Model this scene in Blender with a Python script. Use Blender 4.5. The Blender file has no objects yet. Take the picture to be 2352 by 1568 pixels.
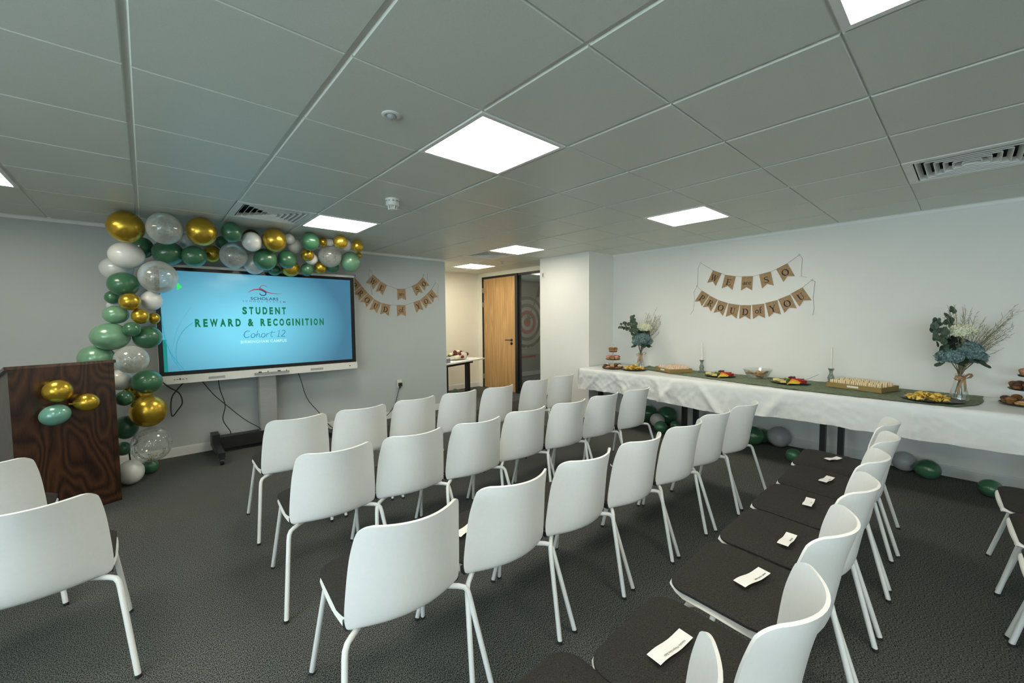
import bpy, bmesh, math, random
from mathutils import Vector, Matrix, noise as mnoise
random.seed(7)
sc = bpy.context.scene
COL = sc.collection
PI = math.pi
H = 2.4036            # ceiling height
XR, YS = 5.35, 5.66   # right wall plane, screen wall plane
GX, GY = -0.0108, 2.124   # ceiling grid origin

# ------------------------------------------------------------------ camera, world, light, exposure
cam = bpy.data.cameras.new('camera'); camo = bpy.data.objects.new('camera', cam); COL.objects.link(camo)
cam.sensor_width = 36.0; cam.lens = 939.725 / 2352 * 36.0; cam.clip_start = 0.02
_yaw, _pit, _rol = 0.730246125, -0.055526332, -0.0081850868
F = Vector((math.sin(_yaw)*math.cos(_pit), math.cos(_yaw)*math.cos(_pit), math.sin(_pit)))
R0 = Vector((math.cos(_yaw), -math.sin(_yaw), 0)); U0 = R0.cross(F)
RR = R0*math.cos(_rol) + U0*math.sin(_rol); UU = U0*math.cos(_rol) - R0*math.sin(_rol)
camo.matrix_world = Matrix(((RR.x, UU.x, -F.x, 0), (RR.y, UU.y, -F.y, 0), (RR.z, UU.z, -F.z, 1.452), (0, 0, 0, 1)))
sc.camera = camo
sc.view_settings.view_transform = 'Standard'; sc.view_settings.look = 'None'
sc.view_settings.gamma = 1.0; sc.view_settings.use_curve_mapping = False
sc.view_settings.exposure = 0.1
try:
    sc.cycles.use_denoising = True
    sc.cycles.max_bounces = 8; sc.cycles.diffuse_bounces = 5; sc.cycles.glossy_bounces = 3
    sc.cycles.transparent_max_bounces = 14; sc.cycles.transmission_bounces = 4
    sc.cycles.caustics_reflective = False; sc.cycles.caustics_refractive = False
    sc.cycles.sample_clamp_indirect = 6.0
except Exception: pass
SKY = 12.0             # daylight strength outside the windows
PANEL = 18.0           # ceiling light panel strength
wd = bpy.data.worlds.new('daylight'); sc.world = wd; wd.use_nodes = True
bg = wd.node_tree.nodes['Background']; bg.inputs[0].default_value = (0.75, 0.90, 1.0, 1); bg.inputs[1].default_value = SKY
WINDOWS = [(-4.0, -2.3), (-1.9, -0.2), (0.2, 1.9)]   # openings along the left wall
XL, YB = -2.9, -4.6
for (a, b) in WINDOWS:
    l = bpy.data.lights.new('window_portal', 'AREA'); l.shape = 'RECTANGLE'; l.size = b - a; l.size_y = 1.3
    l.cycles.is_portal = True
    lo = bpy.data.objects.new('window_portal', l); COL.objects.link(lo)
    lo.matrix_world = Matrix(((0, 0, -1, XL + .01), (1, 0, 0, (a+b)/2), (0, -1, 0, 1.55), (0, 0, 0, 1)))

# ------------------------------------------------------------------ materials
def _nt(name):
    m = bpy.data.materials.new(name); m.use_nodes = True
    return m, m.node_tree, m.node_tree.nodes['Principled BSDF']
def mat(name, col, rough=.6, metal=0, var=.06, vscale=8, bump=0, bscale=200, spec=.5, coat=0, stretch=None, col2=None):
    m, nt, b = _nt(name); N = nt.nodes; L = nt.links
    tc = N.new('ShaderNodeTexCoord'); mp = N.new('ShaderNodeMapping'); L.new(tc.outputs['Object'], mp.inputs[0])
    if stretch: mp.inputs['Scale'].default_value = stretch
    nz = N.new('ShaderNodeTexNoise'); nz.inputs['Scale'].default_value = vscale; nz.inputs['Detail'].default_value = 4
    L.new(mp.outputs[0], nz.inputs['Vector'])
    rp = N.new('ShaderNodeValToRGB'); L.new(nz.outputs['Fac'], rp.inputs[0])
    c2 = col2 or tuple(min(1, c*(1+var)) for c in col); c1 = col if col2 else tuple(c*(1-var) for c in col)
    rp.color_ramp.elements[0].position = .32; rp.color_ramp.elements[1].position = .68
    rp.color_ramp.elements[0].color = (*c1, 1); rp.color_ramp.elements[1].color = (*c2, 1)
    L.new(rp.outputs[0], b.inputs['Base Color'])
    b.inputs['Roughness'].default_value = rough; b.inputs['Metallic'].default_value = metal
    b.inputs['Specular IOR Level'].default_value = spec
    if coat: b.inputs['Coat Weight'].default_value = coat; b.inputs['Coat Roughness'].default_value = .12
    if bump:
        n2 = N.new('ShaderNodeTexNoise'); n2.inputs['Scale'].default_value = bscale; n2.inputs['Detail'].default_value = 2
        L.new(mp.outputs[0], n2.inputs['Vector'])
        bp = N.new('ShaderNodeBump'); bp.inputs['Strength'].default_value = bump; bp.inputs['Distance'].default_value = .004
        L.new(n2.outputs['Fac'], bp.inputs['Height']); L.new(bp.outputs[0], b.inputs['Normal'])
    return m
def emit(name, col, s, gloss=0):
    m, nt, b = _nt(name)
    b.inputs['Base Color'].default_value = (.02, .02, .02, 1); b.inputs['Roughness'].default_value = .12 if gloss else .5
    b.inputs['Specular IOR Level'].default_value = gloss
    b.inputs['Emission Color'].default_value = (*col, 1); b.inputs['Emission Strength'].default_value = s
    return m
def wood(name, dark, light, scale, rough=.4, axis_stretch=(14, 14, 1.2), dist=6, coat=0):
    m, nt, b = _nt(name); N = nt.nodes; L = nt.links
    tc = N.new('ShaderNodeTexCoord'); mp = N.new('ShaderNodeMapping'); L.new(tc.outputs['Object'], mp.inputs[0])
    mp.inputs['Scale'].default_value = axis_stretch
    n0 = N.new('ShaderNodeTexNoise'); n0.inputs['Scale'].default_value = scale; n0.inputs['Detail'].default_value = 1.5; n0.inputs['Roughness'].default_value = .4
    mp0 = N.new('ShaderNodeMapping'); mp0.inputs['Scale'].default_value = (axis_stretch[0]*.35, axis_stretch[1]*.35, axis_stretch[2]*.6); L.new(tc.outputs['Object'], mp0.inputs[0]); L.new(mp0.outputs[0], n0.inputs['Vector'])
    mu_ = N.new('ShaderNodeMath'); mu_.operation = 'MULTIPLY'; mu_.inputs[1].default_value = dist*9; L.new(n0.outputs['Fac'], mu_.inputs[0])
    wv = N.new('ShaderNodeMath'); wv.operation = 'PINGPONG'; wv.inputs[1].default_value = 1.0; L.new(mu_.outputs[0], wv.inputs[0])
    nz = N.new('ShaderNodeTexNoise'); nz.inputs['Scale'].default_value = 9; nz.inputs['Detail'].default_value = 8
    L.new(mp.outputs[0], nz.inputs['Vector'])
    mx = N.new('ShaderNodeMix'); mx.data_type = 'FLOAT'; mx.inputs[0].default_value = .5
    L.new(wv.outputs[0], mx.inputs[2]); L.new(nz.outputs['Fac'], mx.inputs[3])
    rp = N.new('ShaderNodeValToRGB'); L.new(mx.outputs[0], rp.inputs[0])
    rp.color_ramp.elements[0].position = .25; rp.color_ramp.elements[1].position = .75
    rp.color_ramp.elements[0].color = (*dark, 1); rp.color_ramp.elements[1].color = (*light, 1)
    L.new(rp.outputs[0], b.inputs['Base Color']); b.inputs['Roughness'].default_value = rough
    if coat: b.inputs['Coat Weight'].default_value = coat; b.inputs['Coat Roughness'].default_value = .15
    return m
def thin_clear(name, tint=(.9, .95, .93), haze=.06, refl=1.0, hazecol=(.85, .86, .84)):
    """a thin clear skin: mostly see-through, a fresnel sheen, a little milky haze"""
    m, nt, b = _nt(name); N = nt.nodes; L = nt.links; out = N['Material Output']
    b.inputs['Base Color'].default_value = (*hazecol, 1); b.inputs['Roughness'].default_value = .35
    tr = N.new('ShaderNodeBsdfTransparent'); tr.inputs[0].default_value = (*tint, 1)
    gl = N.new('ShaderNodeBsdfGlossy'); gl.inputs['Roughness'].default_value = .05; gl.inputs['Color'].default_value = (1, 1, 1, 1)
    lw = N.new('ShaderNodeLayerWeight'); lw.inputs['Blend'].default_value = .25
    nz = N.new('ShaderNodeTexNoise'); nz.inputs['Scale'].default_value = 12
    mm = N.new('ShaderNodeMath'); mm.operation = 'MULTIPLY_ADD'; mm.inputs[1].default_value = haze*.5; mm.inputs[2].default_value = haze*.75
    L.new(nz.outputs['Fac'], mm.inputs[0])
    ad = N.new('ShaderNodeMath'); ad.operation = 'MULTIPLY_ADD'; ad.inputs[1].default_value = haze*2.2
    L.new(lw.outputs['Facing'], ad.inputs[0]); L.new(mm.outputs[0], ad.inputs[2])
    m1 = N.new('ShaderNodeMixShader'); L.new(ad.outputs[0], m1.inputs[0]); L.new(tr.outputs[0], m1.inputs[1]); L.new(b.outputs[0], m1.inputs[2])
    fr = N.new('ShaderNodeMath'); fr.operation = 'MULTIPLY_ADD'; fr.inputs[1].default_value = .35*refl; fr.inputs[2].default_value = .03*refl
    L.new(lw.outputs['Fresnel'], fr.inputs[0])
    m2 = N.new('ShaderNodeMixShader'); L.new(fr.outputs[0], m2.inputs[0]); L.new(m1.outputs[0], m2.inputs[1]); L.new(gl.outputs[0], m2.inputs[2])
    L.new(m2.outputs[0], out.inputs[0])
    return m
def carpet_mat():
    m, nt, b = _nt('charcoal_carpet'); N = nt.nodes; L = nt.links
    tc = N.new('ShaderNodeTexCoord'); mp = N.new('ShaderNodeMapping'); L.new(tc.outputs['Object'], mp.inputs[0]); mp.inputs['Scale'].default_value = (1, .55, 1)
    n1 = N.new('ShaderNodeTexNoise'); n1.inputs['Scale'].default_value = 290; n1.inputs['Detail'].default_value = 4; L.new(mp.outputs[0], n1.inputs['Vector'])
    n2 = N.new('ShaderNodeTexNoise'); n2.inputs['Scale'].default_value = 1.6; L.new(tc.outputs['Object'], n2.inputs['Vector'])
    rp = N.new('ShaderNodeValToRGB'); L.new(n1.outputs['Fac'], rp.inputs[0])
    rp.color_ramp.elements[0].position = .41; rp.color_ramp.elements[0].color = (.016, .018, .019, 1)
    rp.color_ramp.elements[1].position = .60; rp.color_ramp.elements[1].color = (.190, .197, .185, 1)
    mx = N.new('ShaderNodeMix'); mx.data_type = 'RGBA'; mx.blend_type = 'MULTIPLY'; mx.inputs[0].default_value = .25
    L.new(rp.outputs[0], mx.inputs[6]); L.new(n2.outputs['Fac'], mx.inputs[7]); L.new(mx.outputs[2], b.inputs['Base Color'])
    b.inputs['Roughness'].default_value = .95; b.inputs['Specular IOR Level'].default_value = .1
    bp = N.new('ShaderNodeBump'); bp.inputs['Strength'].default_value = .08; bp.inputs['Distance'].default_value = .002
    L.new(n1.outputs['Fac'], bp.inputs['Height']); L.new(bp.outputs[0], b.inputs['Normal'])
    return m
M = dict(
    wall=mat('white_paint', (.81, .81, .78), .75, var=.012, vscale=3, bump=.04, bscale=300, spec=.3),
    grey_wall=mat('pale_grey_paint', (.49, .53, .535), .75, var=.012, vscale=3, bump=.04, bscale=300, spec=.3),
    cream=mat('cream_paint', (.86, .83, .72), .75, var=.012, vscale=3, spec=.3),
    skirting=mat('white_gloss_paint', (.78, .79, .78), .4, var=.01),
    tile=mat('perforated_ceiling_tile', (.69, .725, .66), .40, var=.05, vscale=420, spec=.35),
    tbar=mat('ceiling_grid_metal', (.84, .85, .82), .35, var=.02, spec=.4),
    carpet=carpet_mat(),
    white_metal=mat('white_powder_coat', (.80, .81, .80), .35, var=.01),
    plastic=mat('white_chair_plastic', (.80, .81, .805), .42, var=.012, vscale=60, bump=.03, bscale=700),
    pad=mat('charcoal_seat_fabric', (.014, .0135, .0125), .92, vscale=420, bump=.5, bscale=500, spec=.15, col2=(.060, .058, .053)),
    rubber=mat('black_rubber', (.02, .02, .02), .6),
    black=mat('black_powder_coat', (.012, .012, .013), .45),
    black_plastic=mat('black_plastic', (.018, .018, .02), .35),
    lens=mat('grey_sensor_lens', (.35, .37, .38), .3),
    off_white=mat('off_white_plastic', (.74, .745, .70), .4, var=.01),
    silver=mat('brushed_aluminium', (.50, .51, .51), .38, .55, stretch=(1, 1, 30)),
    grey=mat('grey_plastic', (.32, .33, .33), .4),
    oak=wood('oak_veneer', (.40, .225, .085), (.54, .33, .14), .9, .38, (26, 26, .9), 1.6),
    mahogany=wood('dark_mahogany', (.014, .0045, .0022), (.075, .028, .012), .9, .3, (13, 13, 2.2), 4.5, .35),
    gold=mat('gold_chrome_latex', (.58, .385, .045), .27, .75, var=.05),
    bronze=mat('bronze_chrome_latex', (.18, .10, .03), .3, .7),
    green=mat('deep_green_latex', (.05, .165, .085), .28, var=.08, coat=.5),
    sage=mat('pearl_sage_latex', (.20, .40, .25), .26, .15, var=.08, coat=.5),
    mint=mat('pearl_mint_latex', (.17, .40, .33), .24, .15, var=.08, coat=.6),
    white_latex=mat('white_latex', (.78, .79, .77), .28, var=.03, coat=.4),
    pearl=mat('pale_pearl_latex', (.60, .63, .63), .25, var=.04, coat=.5),
    grey_latex=mat('grey_latex', (.45, .47, .48), .35, var=.04, coat=.2),
    clear_latex=thin_clear('clear_latex', (.88, .92, .88), .24, 1.6),
    veryclear=thin_clear('very_clear_latex', (.95, .97, .96), .08, 1.5),
    foil=mat('gold_foil', (.42, .27, .05), .35, .6),
    glass=thin_clear('clear_glass', (.97, .985, .98), .03, 1.2),
    tint_glass=thin_clear('smoky_glass', (.62, .66, .64), .16, 1.3, (.30, .36, .35)),
    pane=thin_clear('window_glass', (.96, .98, .97), .01, .8),
    smoke_pane=thin_clear('partition_glass', (.74, .75, .72), .015, .6),
    kraft=mat('kraft_card', (.36, .235, .125), .8, var=.12, vscale=40),
    ink=mat('black_ink', (.012, .010, .010), .7),
    twine=mat('grey_twine', (.25, .24, .22), .9),
    cloth=mat('white_plastic_cloth', (.75, .765, .76), .38, var=.015, vscale=4, spec=.4),
    runner=mat('sage_green_gauze', (.155, .195, .12), .9, var=.3, vscale=45, bump=.5, bscale=120),
    cardboard=mat('brown_cardboard', (.30, .20, .065), .8, var=.06),
    bread=mat('pale_bread', (.78, .62, .40), .85, var=.12, vscale=60),
    wrap=mat('pink_wrap', (.80, .64, .49), .8, var=.12, vscale=60),
    filling=mat('green_filling', (.28, .30, .08), .7, var=.4, vscale=60),
    redfill=mat('red_filling', (.42, .10, .06), .7, var=.4, vscale=60),
    chip=mat('corn_chip', (.86, .58, .11), .7, var=.15, vscale=30),
    bake=mat('brown_bake', (.25, .11, .035), .75, var=.4, vscale=50),
    bakelight=mat('golden_bake', (.50, .27, .09), .75, var=.3, vscale=50),
    icing=mat('pink_icing', (.62, .24, .26), .5, var=.1),
    pale_icing=mat('pale_icing', (.75, .58, .45), .5, var=.1),
    choc=mat('chocolate', (.08, .03, .015), .5),
    melon=mat('yellow_melon', (.85, .62, .06), .4, var=.12, vscale=25),
    orange=mat('orange_melon', (.80, .28, .03), .4, var=.12, vscale=25),
    red=mat('red_watermelon', (.50, .03, .02), .4, var=.2, vscale=25),
    pine=mat('pale_pineapple', (.85, .72, .28), .45, var=.12, vscale=25),
    grape=mat('green_grape', (.20, .28, .03), .3),
    darkberry=mat('dark_grape', (.05, .012, .02), .3),
    petal_blue=mat('dusty_teal_petal', (.070, .14, .145), .75, vscale=55, col2=(.28, .39, .37)),
    petal_white=mat('ivory_petal', (.84, .85, .64), .7, var=.1, vscale=60),
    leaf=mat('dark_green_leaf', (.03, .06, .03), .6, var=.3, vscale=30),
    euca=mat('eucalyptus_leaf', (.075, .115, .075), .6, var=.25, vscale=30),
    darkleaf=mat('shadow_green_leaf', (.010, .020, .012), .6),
    stem=mat('brown_stem', (.10, .075, .045), .7),
    grass=mat('dried_grass', (.30, .27, .16), .85, var=.25, vscale=40),
    ribbon=mat('hessian_ribbon', (.48, .30, .16), .85, var=.15, vscale=80),
    candle=mat('white_wax', (.80, .80, .74), .5, var=.01),
    paper=mat('white_paper', (.86, .86, .85), .7, var=.01),
    rose=mat('dark_red_rose', (.14, .006, .010), .6, var=.2),
    creamrose=mat('cream_rose', (.78, .74, .50), .6, var=.1),
    wrapfilm=mat('white_wrapping', (.72, .70, .62), .35, var=.05),
    box_grey=mat('lilac_grey_card', (.22, .23, .28), .5),
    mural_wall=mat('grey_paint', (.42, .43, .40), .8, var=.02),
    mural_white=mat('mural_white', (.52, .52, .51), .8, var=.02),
    mural_dark=mat('mural_dark_grey', (.12, .125, .105), .8, var=.03),
    mural_red=mat('mural_red', (.42, .035, .03), .8, var=.05),
    tv_bezel=mat('black_bezel', (.008, .008, .009), .2),
    panel=emit('light_diffuser', (1.0, .92, .75), PANEL),
    dim_panel=emit('corridor_light', (1.0, .95, .85), 9),
    t_green=emit('slide_green', (0.0, .19, .075), .85),
    t_navy=emit('slide_navy', (.006, .055, .13), 1), t_teal=emit('slide_teal', (.010, .18, .30), 1),
    t_red=emit('slide_red', (.38, .035, .07), 1), t_mauve=emit('slide_mauve', (.13, .09, .24), 1),
    t_white=emit('slide_white', (.50, .92, .98), 1), t_line=emit('slide_line', (.03, .33, .45), 1), t_edge=emit('slide_edge_teal', (.01, .24, .21), 1), t_bright=emit('slide_bright_green', (.05, .75, .12), 1),
)
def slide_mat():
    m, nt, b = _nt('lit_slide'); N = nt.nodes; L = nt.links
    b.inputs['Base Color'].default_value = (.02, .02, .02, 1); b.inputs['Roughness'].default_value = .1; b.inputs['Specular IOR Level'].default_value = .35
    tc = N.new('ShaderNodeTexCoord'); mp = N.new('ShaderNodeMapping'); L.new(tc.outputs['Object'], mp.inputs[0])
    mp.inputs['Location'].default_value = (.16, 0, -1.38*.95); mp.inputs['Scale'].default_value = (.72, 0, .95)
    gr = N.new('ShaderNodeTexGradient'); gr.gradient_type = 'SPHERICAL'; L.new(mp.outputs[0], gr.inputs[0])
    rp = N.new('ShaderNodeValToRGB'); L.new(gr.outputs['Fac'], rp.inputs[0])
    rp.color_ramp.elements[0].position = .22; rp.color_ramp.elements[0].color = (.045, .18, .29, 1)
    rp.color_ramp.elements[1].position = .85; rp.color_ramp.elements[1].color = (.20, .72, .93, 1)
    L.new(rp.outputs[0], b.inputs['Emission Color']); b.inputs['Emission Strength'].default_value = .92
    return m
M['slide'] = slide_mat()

# ------------------------------------------------------------------ mesh building
class MB:
    """collects verts and faces for ONE mesh object"""
    def __init__(s): s.v = []; s.f = []; s.mi = []; s.cur = 0; s.T = None
    def add(s, vs, fs):
        o = len(s.v)
        s.v += [tuple(s.T @ Vector(p)) for p in vs] if s.T else [tuple(p) for p in vs]
        s.f += [tuple(i+o for i in f) for f in fs]; s.mi += [s.cur]*len(fs)
        return s
    def box(s, x0, x1, y0, y1, z0, z1):
        return s.add([(x, y, z) for z in (z0, z1) for y in (y0, y1) for x in (x0, x1)],
                     [(0, 2, 3, 1), (4, 5, 7, 6), (0, 1, 5, 4), (2, 6, 7, 3), (0, 4, 6, 2), (1, 3, 7, 5)])
    def rbox(s, x0, x1, y0, y1, z0, z1, r=.01, n=3):
        """box with rounded upright edges"""
        pts = []
        for cx, cy, a0 in ((x1-r, y1-r, 0), (x0+r, y1-r, 90), (x0+r, y0+r, 180), (x1-r, y0+r, 270)):
            for i in range(n+1):
                a = math.radians(a0+90*i/n); pts.append((cx+r*math.cos(a), cy+r*math.sin(a)))
        return s.prism(pts, z0, z1)
    def prism(s, pts, z0, z1):
        n = len(pts)
        return s.add([(x, y, z0) for x, y in pts]+[(x, y, z1) for x, y in pts],
                     [tuple(range(n-1, -1, -1)), tuple(range(n, 2*n))]+[(i, (i+1) % n, n+(i+1) % n, n+i) for i in range(n)])
    def lathe(s, prof, n=20, c=(0, 0, 0)):
        vs = []; fs = []
        for r, z in prof:
            for i in range(n): a = 2*PI*i/n; vs.append((c[0]+r*math.cos(a), c[1]+r*math.sin(a), c[2]+z))
        for j in range(len(prof)-1):
            for i in range(n): k = (i+1) % n; fs.append((j*n+i, j*n+k, (j+1)*n+k, (j+1)*n+i))
        if prof[0][0] > 1e-4: fs.append(tuple(range(n-1, -1, -1)))
        if prof[-1][0] > 1e-4: fs.append(tuple(range((len(prof)-1)*n, len(prof)*n)))
        return s.add(vs, fs)
    def tube(s, pts, r, n=8, r2=None, cap=True):
        pts = [Vector(p) for p in pts]; vs = []; fs = []; m = len(pts); up = None
        for i, p in enumerate(pts):
            d = (pts[min(i+1, m-1)]-pts[max(i-1, 0)])
            d = d.normalized() if d.length > 1e-9 else Vector((0, 0, 1))
            if up is None: up = Vector((0, 0, 1)) if abs(d.z) < .9 else Vector((1, 0, 0))
            x = d.cross(up).normalized(); y = x.cross(d); up = y
            rr = r if r2 is None else r+(r2-r)*i/(m-1)
            vs += [p+x*rr*math.cos(2*PI*k/n)+y*rr*math.sin(2*PI*k/n) for k in range(n)]
        for j in range(m-1):
            for i in range(n): k = (i+1) % n; fs.append((j*n+i, j*n+k, (j+1)*n+k, (j+1)*n+i))
        if cap: fs += [tuple(range(n-1, -1, -1)), tuple(range((m-1)*n, m*n))]
        return s.add(vs, fs)
    def ball(s, c, rx, ry=None, rz=None, nu=20, nv=12, tear=0):
        ry = rx if ry is None else ry; rz = rx if rz is None else rz; vs = []; fs = []
        vs.append((c[0], c[1], c[2]-rz))
        for j in range(1, nv):
            t = -PI/2+PI*j/nv
            for i in range(nu):
                a = 2*PI*i/nu; y = math.cos(t)*math.sin(a); k = 1-tear*max(0, y)**2
                vs.append((c[0]+rx*math.cos(t)*math.cos(a)*k, c[1]+ry*y*(1+tear*max(0, y)), c[2]+rz*math.sin(t)*k))
        vs.append((c[0], c[1], c[2]+rz)); top = len(vs)-1
        for i in range(nu): fs.append((0, 1+(i+1) % nu, 1+i)); fs.append((top, 1+(nv-2)*nu+i, 1+(nv-2)*nu+(i+1) % nu))
        for j in range(nv-2):
            for i in range(nu): k = (i+1) % nu; fs.append((1+j*nu+i, 1+j*nu+k, 1+(j+1)*nu+k, 1+(j+1)*nu+i))
        return s.add(vs, fs)
    def grid(s, rows, close=False):
        nr, nc = len(rows), len(rows[0])
        return s.add([p for r in rows for p in r], [(j*nc+i, j*nc+i+1, (j+1)*nc+i+1, (j+1)*nc+i) for j in range(nr-1) for i in range(nc-1)])
    def sheet(s, rows, t):
        """a curved sheet of thickness t, both faces and its rim"""
        nr, nc = len(rows), len(rows[0]); P = [[Vector(p) for p in r] for r in rows]; B = []
        for j in range(nr):
            r = []
            for i in range(nc):
                du = P[j][min(i+1, nc-1)]-P[j][max(i-1, 0)]; dv = P[min(j+1, nr-1)][i]-P[max(j-1, 0)][i]
                nn = du.cross(dv); r.append(P[j][i]-(nn.normalized() if nn.length > 1e-12 else Vector((0, 0, 1)))*t)
            B.append(r)
        n = nr*nc; fs = []
        for j in range(nr-1):
            for i in range(nc-1):
                a, b, c, d = j*nc+i, j*nc+i+1, (j+1)*nc+i+1, (j+1)*nc+i
                fs += [(a, b, c, d), (n+d, n+c, n+b, n+a)]
        for i in range(nc-1): fs += [(i+1, i, n+i, n+i+1), ((nr-1)*nc+i, (nr-1)*nc+i+1, n+(nr-1)*nc+i+1, n+(nr-1)*nc+i)]
        for j in range(nr-1): fs += [(j*nc, (j+1)*nc, n+(j+1)*nc, n+j*nc), ((j+1)*nc+nc-1, j*nc+nc-1, n+j*nc+nc-1, n+(j+1)*nc+nc-1)]
        return s.add([p for r in P for p in r]+[p for r in B for p in r], fs)
    def build(s, name, m, parent=None, origin=None, smooth=40):
        """link as one mesh object; origin: world point taken as the object's origin (top-level); children use parent space"""
        me = bpy.data.meshes.new(name)
        o0 = Vector(origin) if origin else Vector((0, 0, 0))
        me.from_pydata([tuple(Vector(p)-o0) for p in s.v], [], s.f); me.validate()
        ms = m if isinstance(m, (list, tuple)) else [m]
        for x in ms: me.materials.append(x)
        if len(ms) > 1 and len(s.mi) == len(me.polygons):
            for p, k in zip(me.polygons, s.mi): p.material_index = k
        bm = bmesh.new(); bm.from_mesh(me); bmesh.ops.recalc_face_normals(bm, faces=bm.faces[:]); bm.to_mesh(me); bm.free()
        if smooth:
            for p in me.polygons: p.use_smooth = True
            try: me.set_sharp_from_angle(angle=math.radians(smooth))
            except Exception: pass
        ob = bpy.data.objects.new(name, me); COL.objects.link(ob)
        if parent: ob.parent = parent
        ob.location = o0
        return ob
def tag(o, label, cat, group=None, kind=None):
    o['label'] = label; o['category'] = cat
    if group: o['group'] = group
    if kind: o['kind'] = kind
    return o
def thing(name, label, cat, loc=(0, 0, 0), rz=0, group=None):
    o = bpy.data.objects.new(name, None); COL.objects.link(o); o.empty_display_size = .1
    o.location = loc; o.rotation_euler = (0, 0, rz)
    return tag(o, label, cat, group)
def struct(name, mb, m, parent=None, smooth=0):
    o = mb.build(name, m, parent, smooth=smooth)
    if not parent: o['kind'] = 'structure'
    return o
KIDS = {}
def dup(root, loc, rz=None, label=None, group=None):
    r = root.copy(); COL.objects.link(r); r.location = loc
    if rz is not None: r.rotation_euler = (0, 0, rz)
    if label: r['label'] = label
    if group: r['group'] = group
    for ch in root.children:
        c = ch.copy(); COL.objects.link(c); c.parent = r
        for g in ch.children:
            d = g.copy(); COL.objects.link(d); d.parent = c
    return r
def ribbon(mb, pts, w, flat):
    """flat stroke along 2-D pts; w one width or a list; flat maps (x,y)->3-D"""
    n = len(pts); L = []; Rr = []
    ws = w if isinstance(w, (list, tuple)) else [w]*n
    for i in range(n):
        a = Vector(pts[max(i-1, 0)]); b = Vector(pts[min(i+1, n-1)]); d = (b-a); d = d.normalized() if d.length else Vector((1, 0))
        nn = Vector((-d.y, d.x))*ws[i]/2; p = Vector(pts[i]); L.append(flat(*(p+nn))); Rr.append(flat(*(p-nn)))
    mb.add(L+Rr, [(i, i+1, n+i+1, n+i) for i in range(n-1)])
def arc(cx, cy, rx, ry, a0, a1, n=16):
    return [(cx+rx*math.cos(math.radians(a0+(a1-a0)*i/n)), cy+ry*math.sin(math.radians(a0+(a1-a0)*i/n))) for i in range(n+1)]
def text_mesh(txt, w, h, bold=0, shear=0, spacing=1.0):
    """2-D triangles of a string fitted to a w x h box centred on the origin"""
    cu = bpy.data.curves.new('lettering', 'FONT'); cu.body = txt; cu.offset = bold; cu.shear = shear; cu.space_character = spacing
    cu.resolution_u = 4
    ob = bpy.data.objects.new('lettering', cu); COL.objects.link(ob); bpy.context.view_layer.update()
    me = bpy.data.meshes.new_from_object(ob.evaluated_get(bpy.context.evaluated_depsgraph_get()))
    vs = [v.co.copy() for v in me.vertices]; fs = [tuple(p.vertices) for p in me.polygons]
    bpy.data.objects.remove(ob); bpy.data.curves.remove(cu); bpy.data.meshes.remove(me)
    x0, x1 = min(v.x for v in vs), max(v.x for v in vs); y0, y1 = min(v.y for v in vs), max(v.y for v in vs)
    return [((v.x-(x0+x1)/2)*w/(x1-x0), (v.y-(y0+y1)/2)*h/(y1-y0)) for v in vs], fs

# ------------------------------------------------------------------ room shell
struct('floor', MB().box(XL-.3, 9.8, YB-.3, 7.9, -.1, 0), M['carpet'])
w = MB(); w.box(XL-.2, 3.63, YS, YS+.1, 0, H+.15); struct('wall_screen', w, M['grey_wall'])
w = MB(); w.box(XR, XR+.12, YB, 4.6, 0, H+.15); struct('wall_right', w, M['wall'])
w = MB(); w.box(4.75, XR+.12, 3.645, 4.62, 0, H+.15); struct('wall_pillar', w, M['wall'])
w = MB(); w.box(2.5, XR+.12, 7.05, 7.15, 0, H+.15); struct('wall_alcove', w, M['cream'])
w = MB(); w.box(2.4, 2.5, YS+.1, 7.15, 0, H+.15); struct('wall_alcove_side', w, M['cream'])
w = MB(); w.box(XR, XR+.1, 4.62, 7.05, 2.325, H+.15); w.box(XR, XR+.1, 6.90, 7.05, 0, 2.325); struct('wall_door', w, M['cream'])
w = MB(); w.box(XL-.2, XR+.12, YB-.1, YB, 0, H+.15); struct('wall_back', w, M['wall'])
w = MB(); w.box(XL-.2, XL, YB, YS, 0, .9); w.box(XL-.2, XL, YB, YS, 2.2, H+.15)
ys = [YB]+[v for p in WINDOWS for v in p]+[YS]
for i in range(0, len(ys), 2): w.box(XL-.2, XL, ys[i], ys[i+1], .9, 2.2)
struct('wall_left', w, M['wall'])
for k, (a, b) in enumerate(WINDOWS):
    fr = MB()
    for (y0, y1, z0, z1) in ((a, b, .9, .95), (a, b, 2.15, 2.2), (a, a+.05, .95, 2.15), (b-.05, b, .95, 2.15), ((a+b)/2-.025, (a+b)/2+.025, .95, 2.15)):
        fr.box(XL-.14, XL-.08, y0, y1, z0, z1)
    wo = struct('window_%d' % (k+1), fr, M['white_metal'])
    MB().box(XL-.115, XL-.11, a+.05, b-.05, .95, 2.15).build('pane', M['pane'], wo, smooth=0)
# corridor beyond the glass
w = MB(); w.box(XR+.1, 9.6, 7.5, 7.6, 0, H+.15); struct('wall_corridor_far', w, M['mural_wall'])
w = MB(); w.box(9.5, 9.6, 2.0, 7.5, 0, H+.15); struct('wall_corridor_end', w, M['mural_wall'])
w = MB(); w.box(XR+.12, 9.6, 1.9, 2.0, 0, H+.15); struct('wall_corridor_near', w, M['mural_wall'])
w = MB(); w.box(XR+.1, 9.6, 2.0, 7.6, H, H+.05); struct('ceiling_corridor', w, M['tile'])
w = MB(); w.box(XR+.1, 9.5, 7.485, 7.5, 0, .10); struct('baseboard_corridor', w, M['skirting'])
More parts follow.
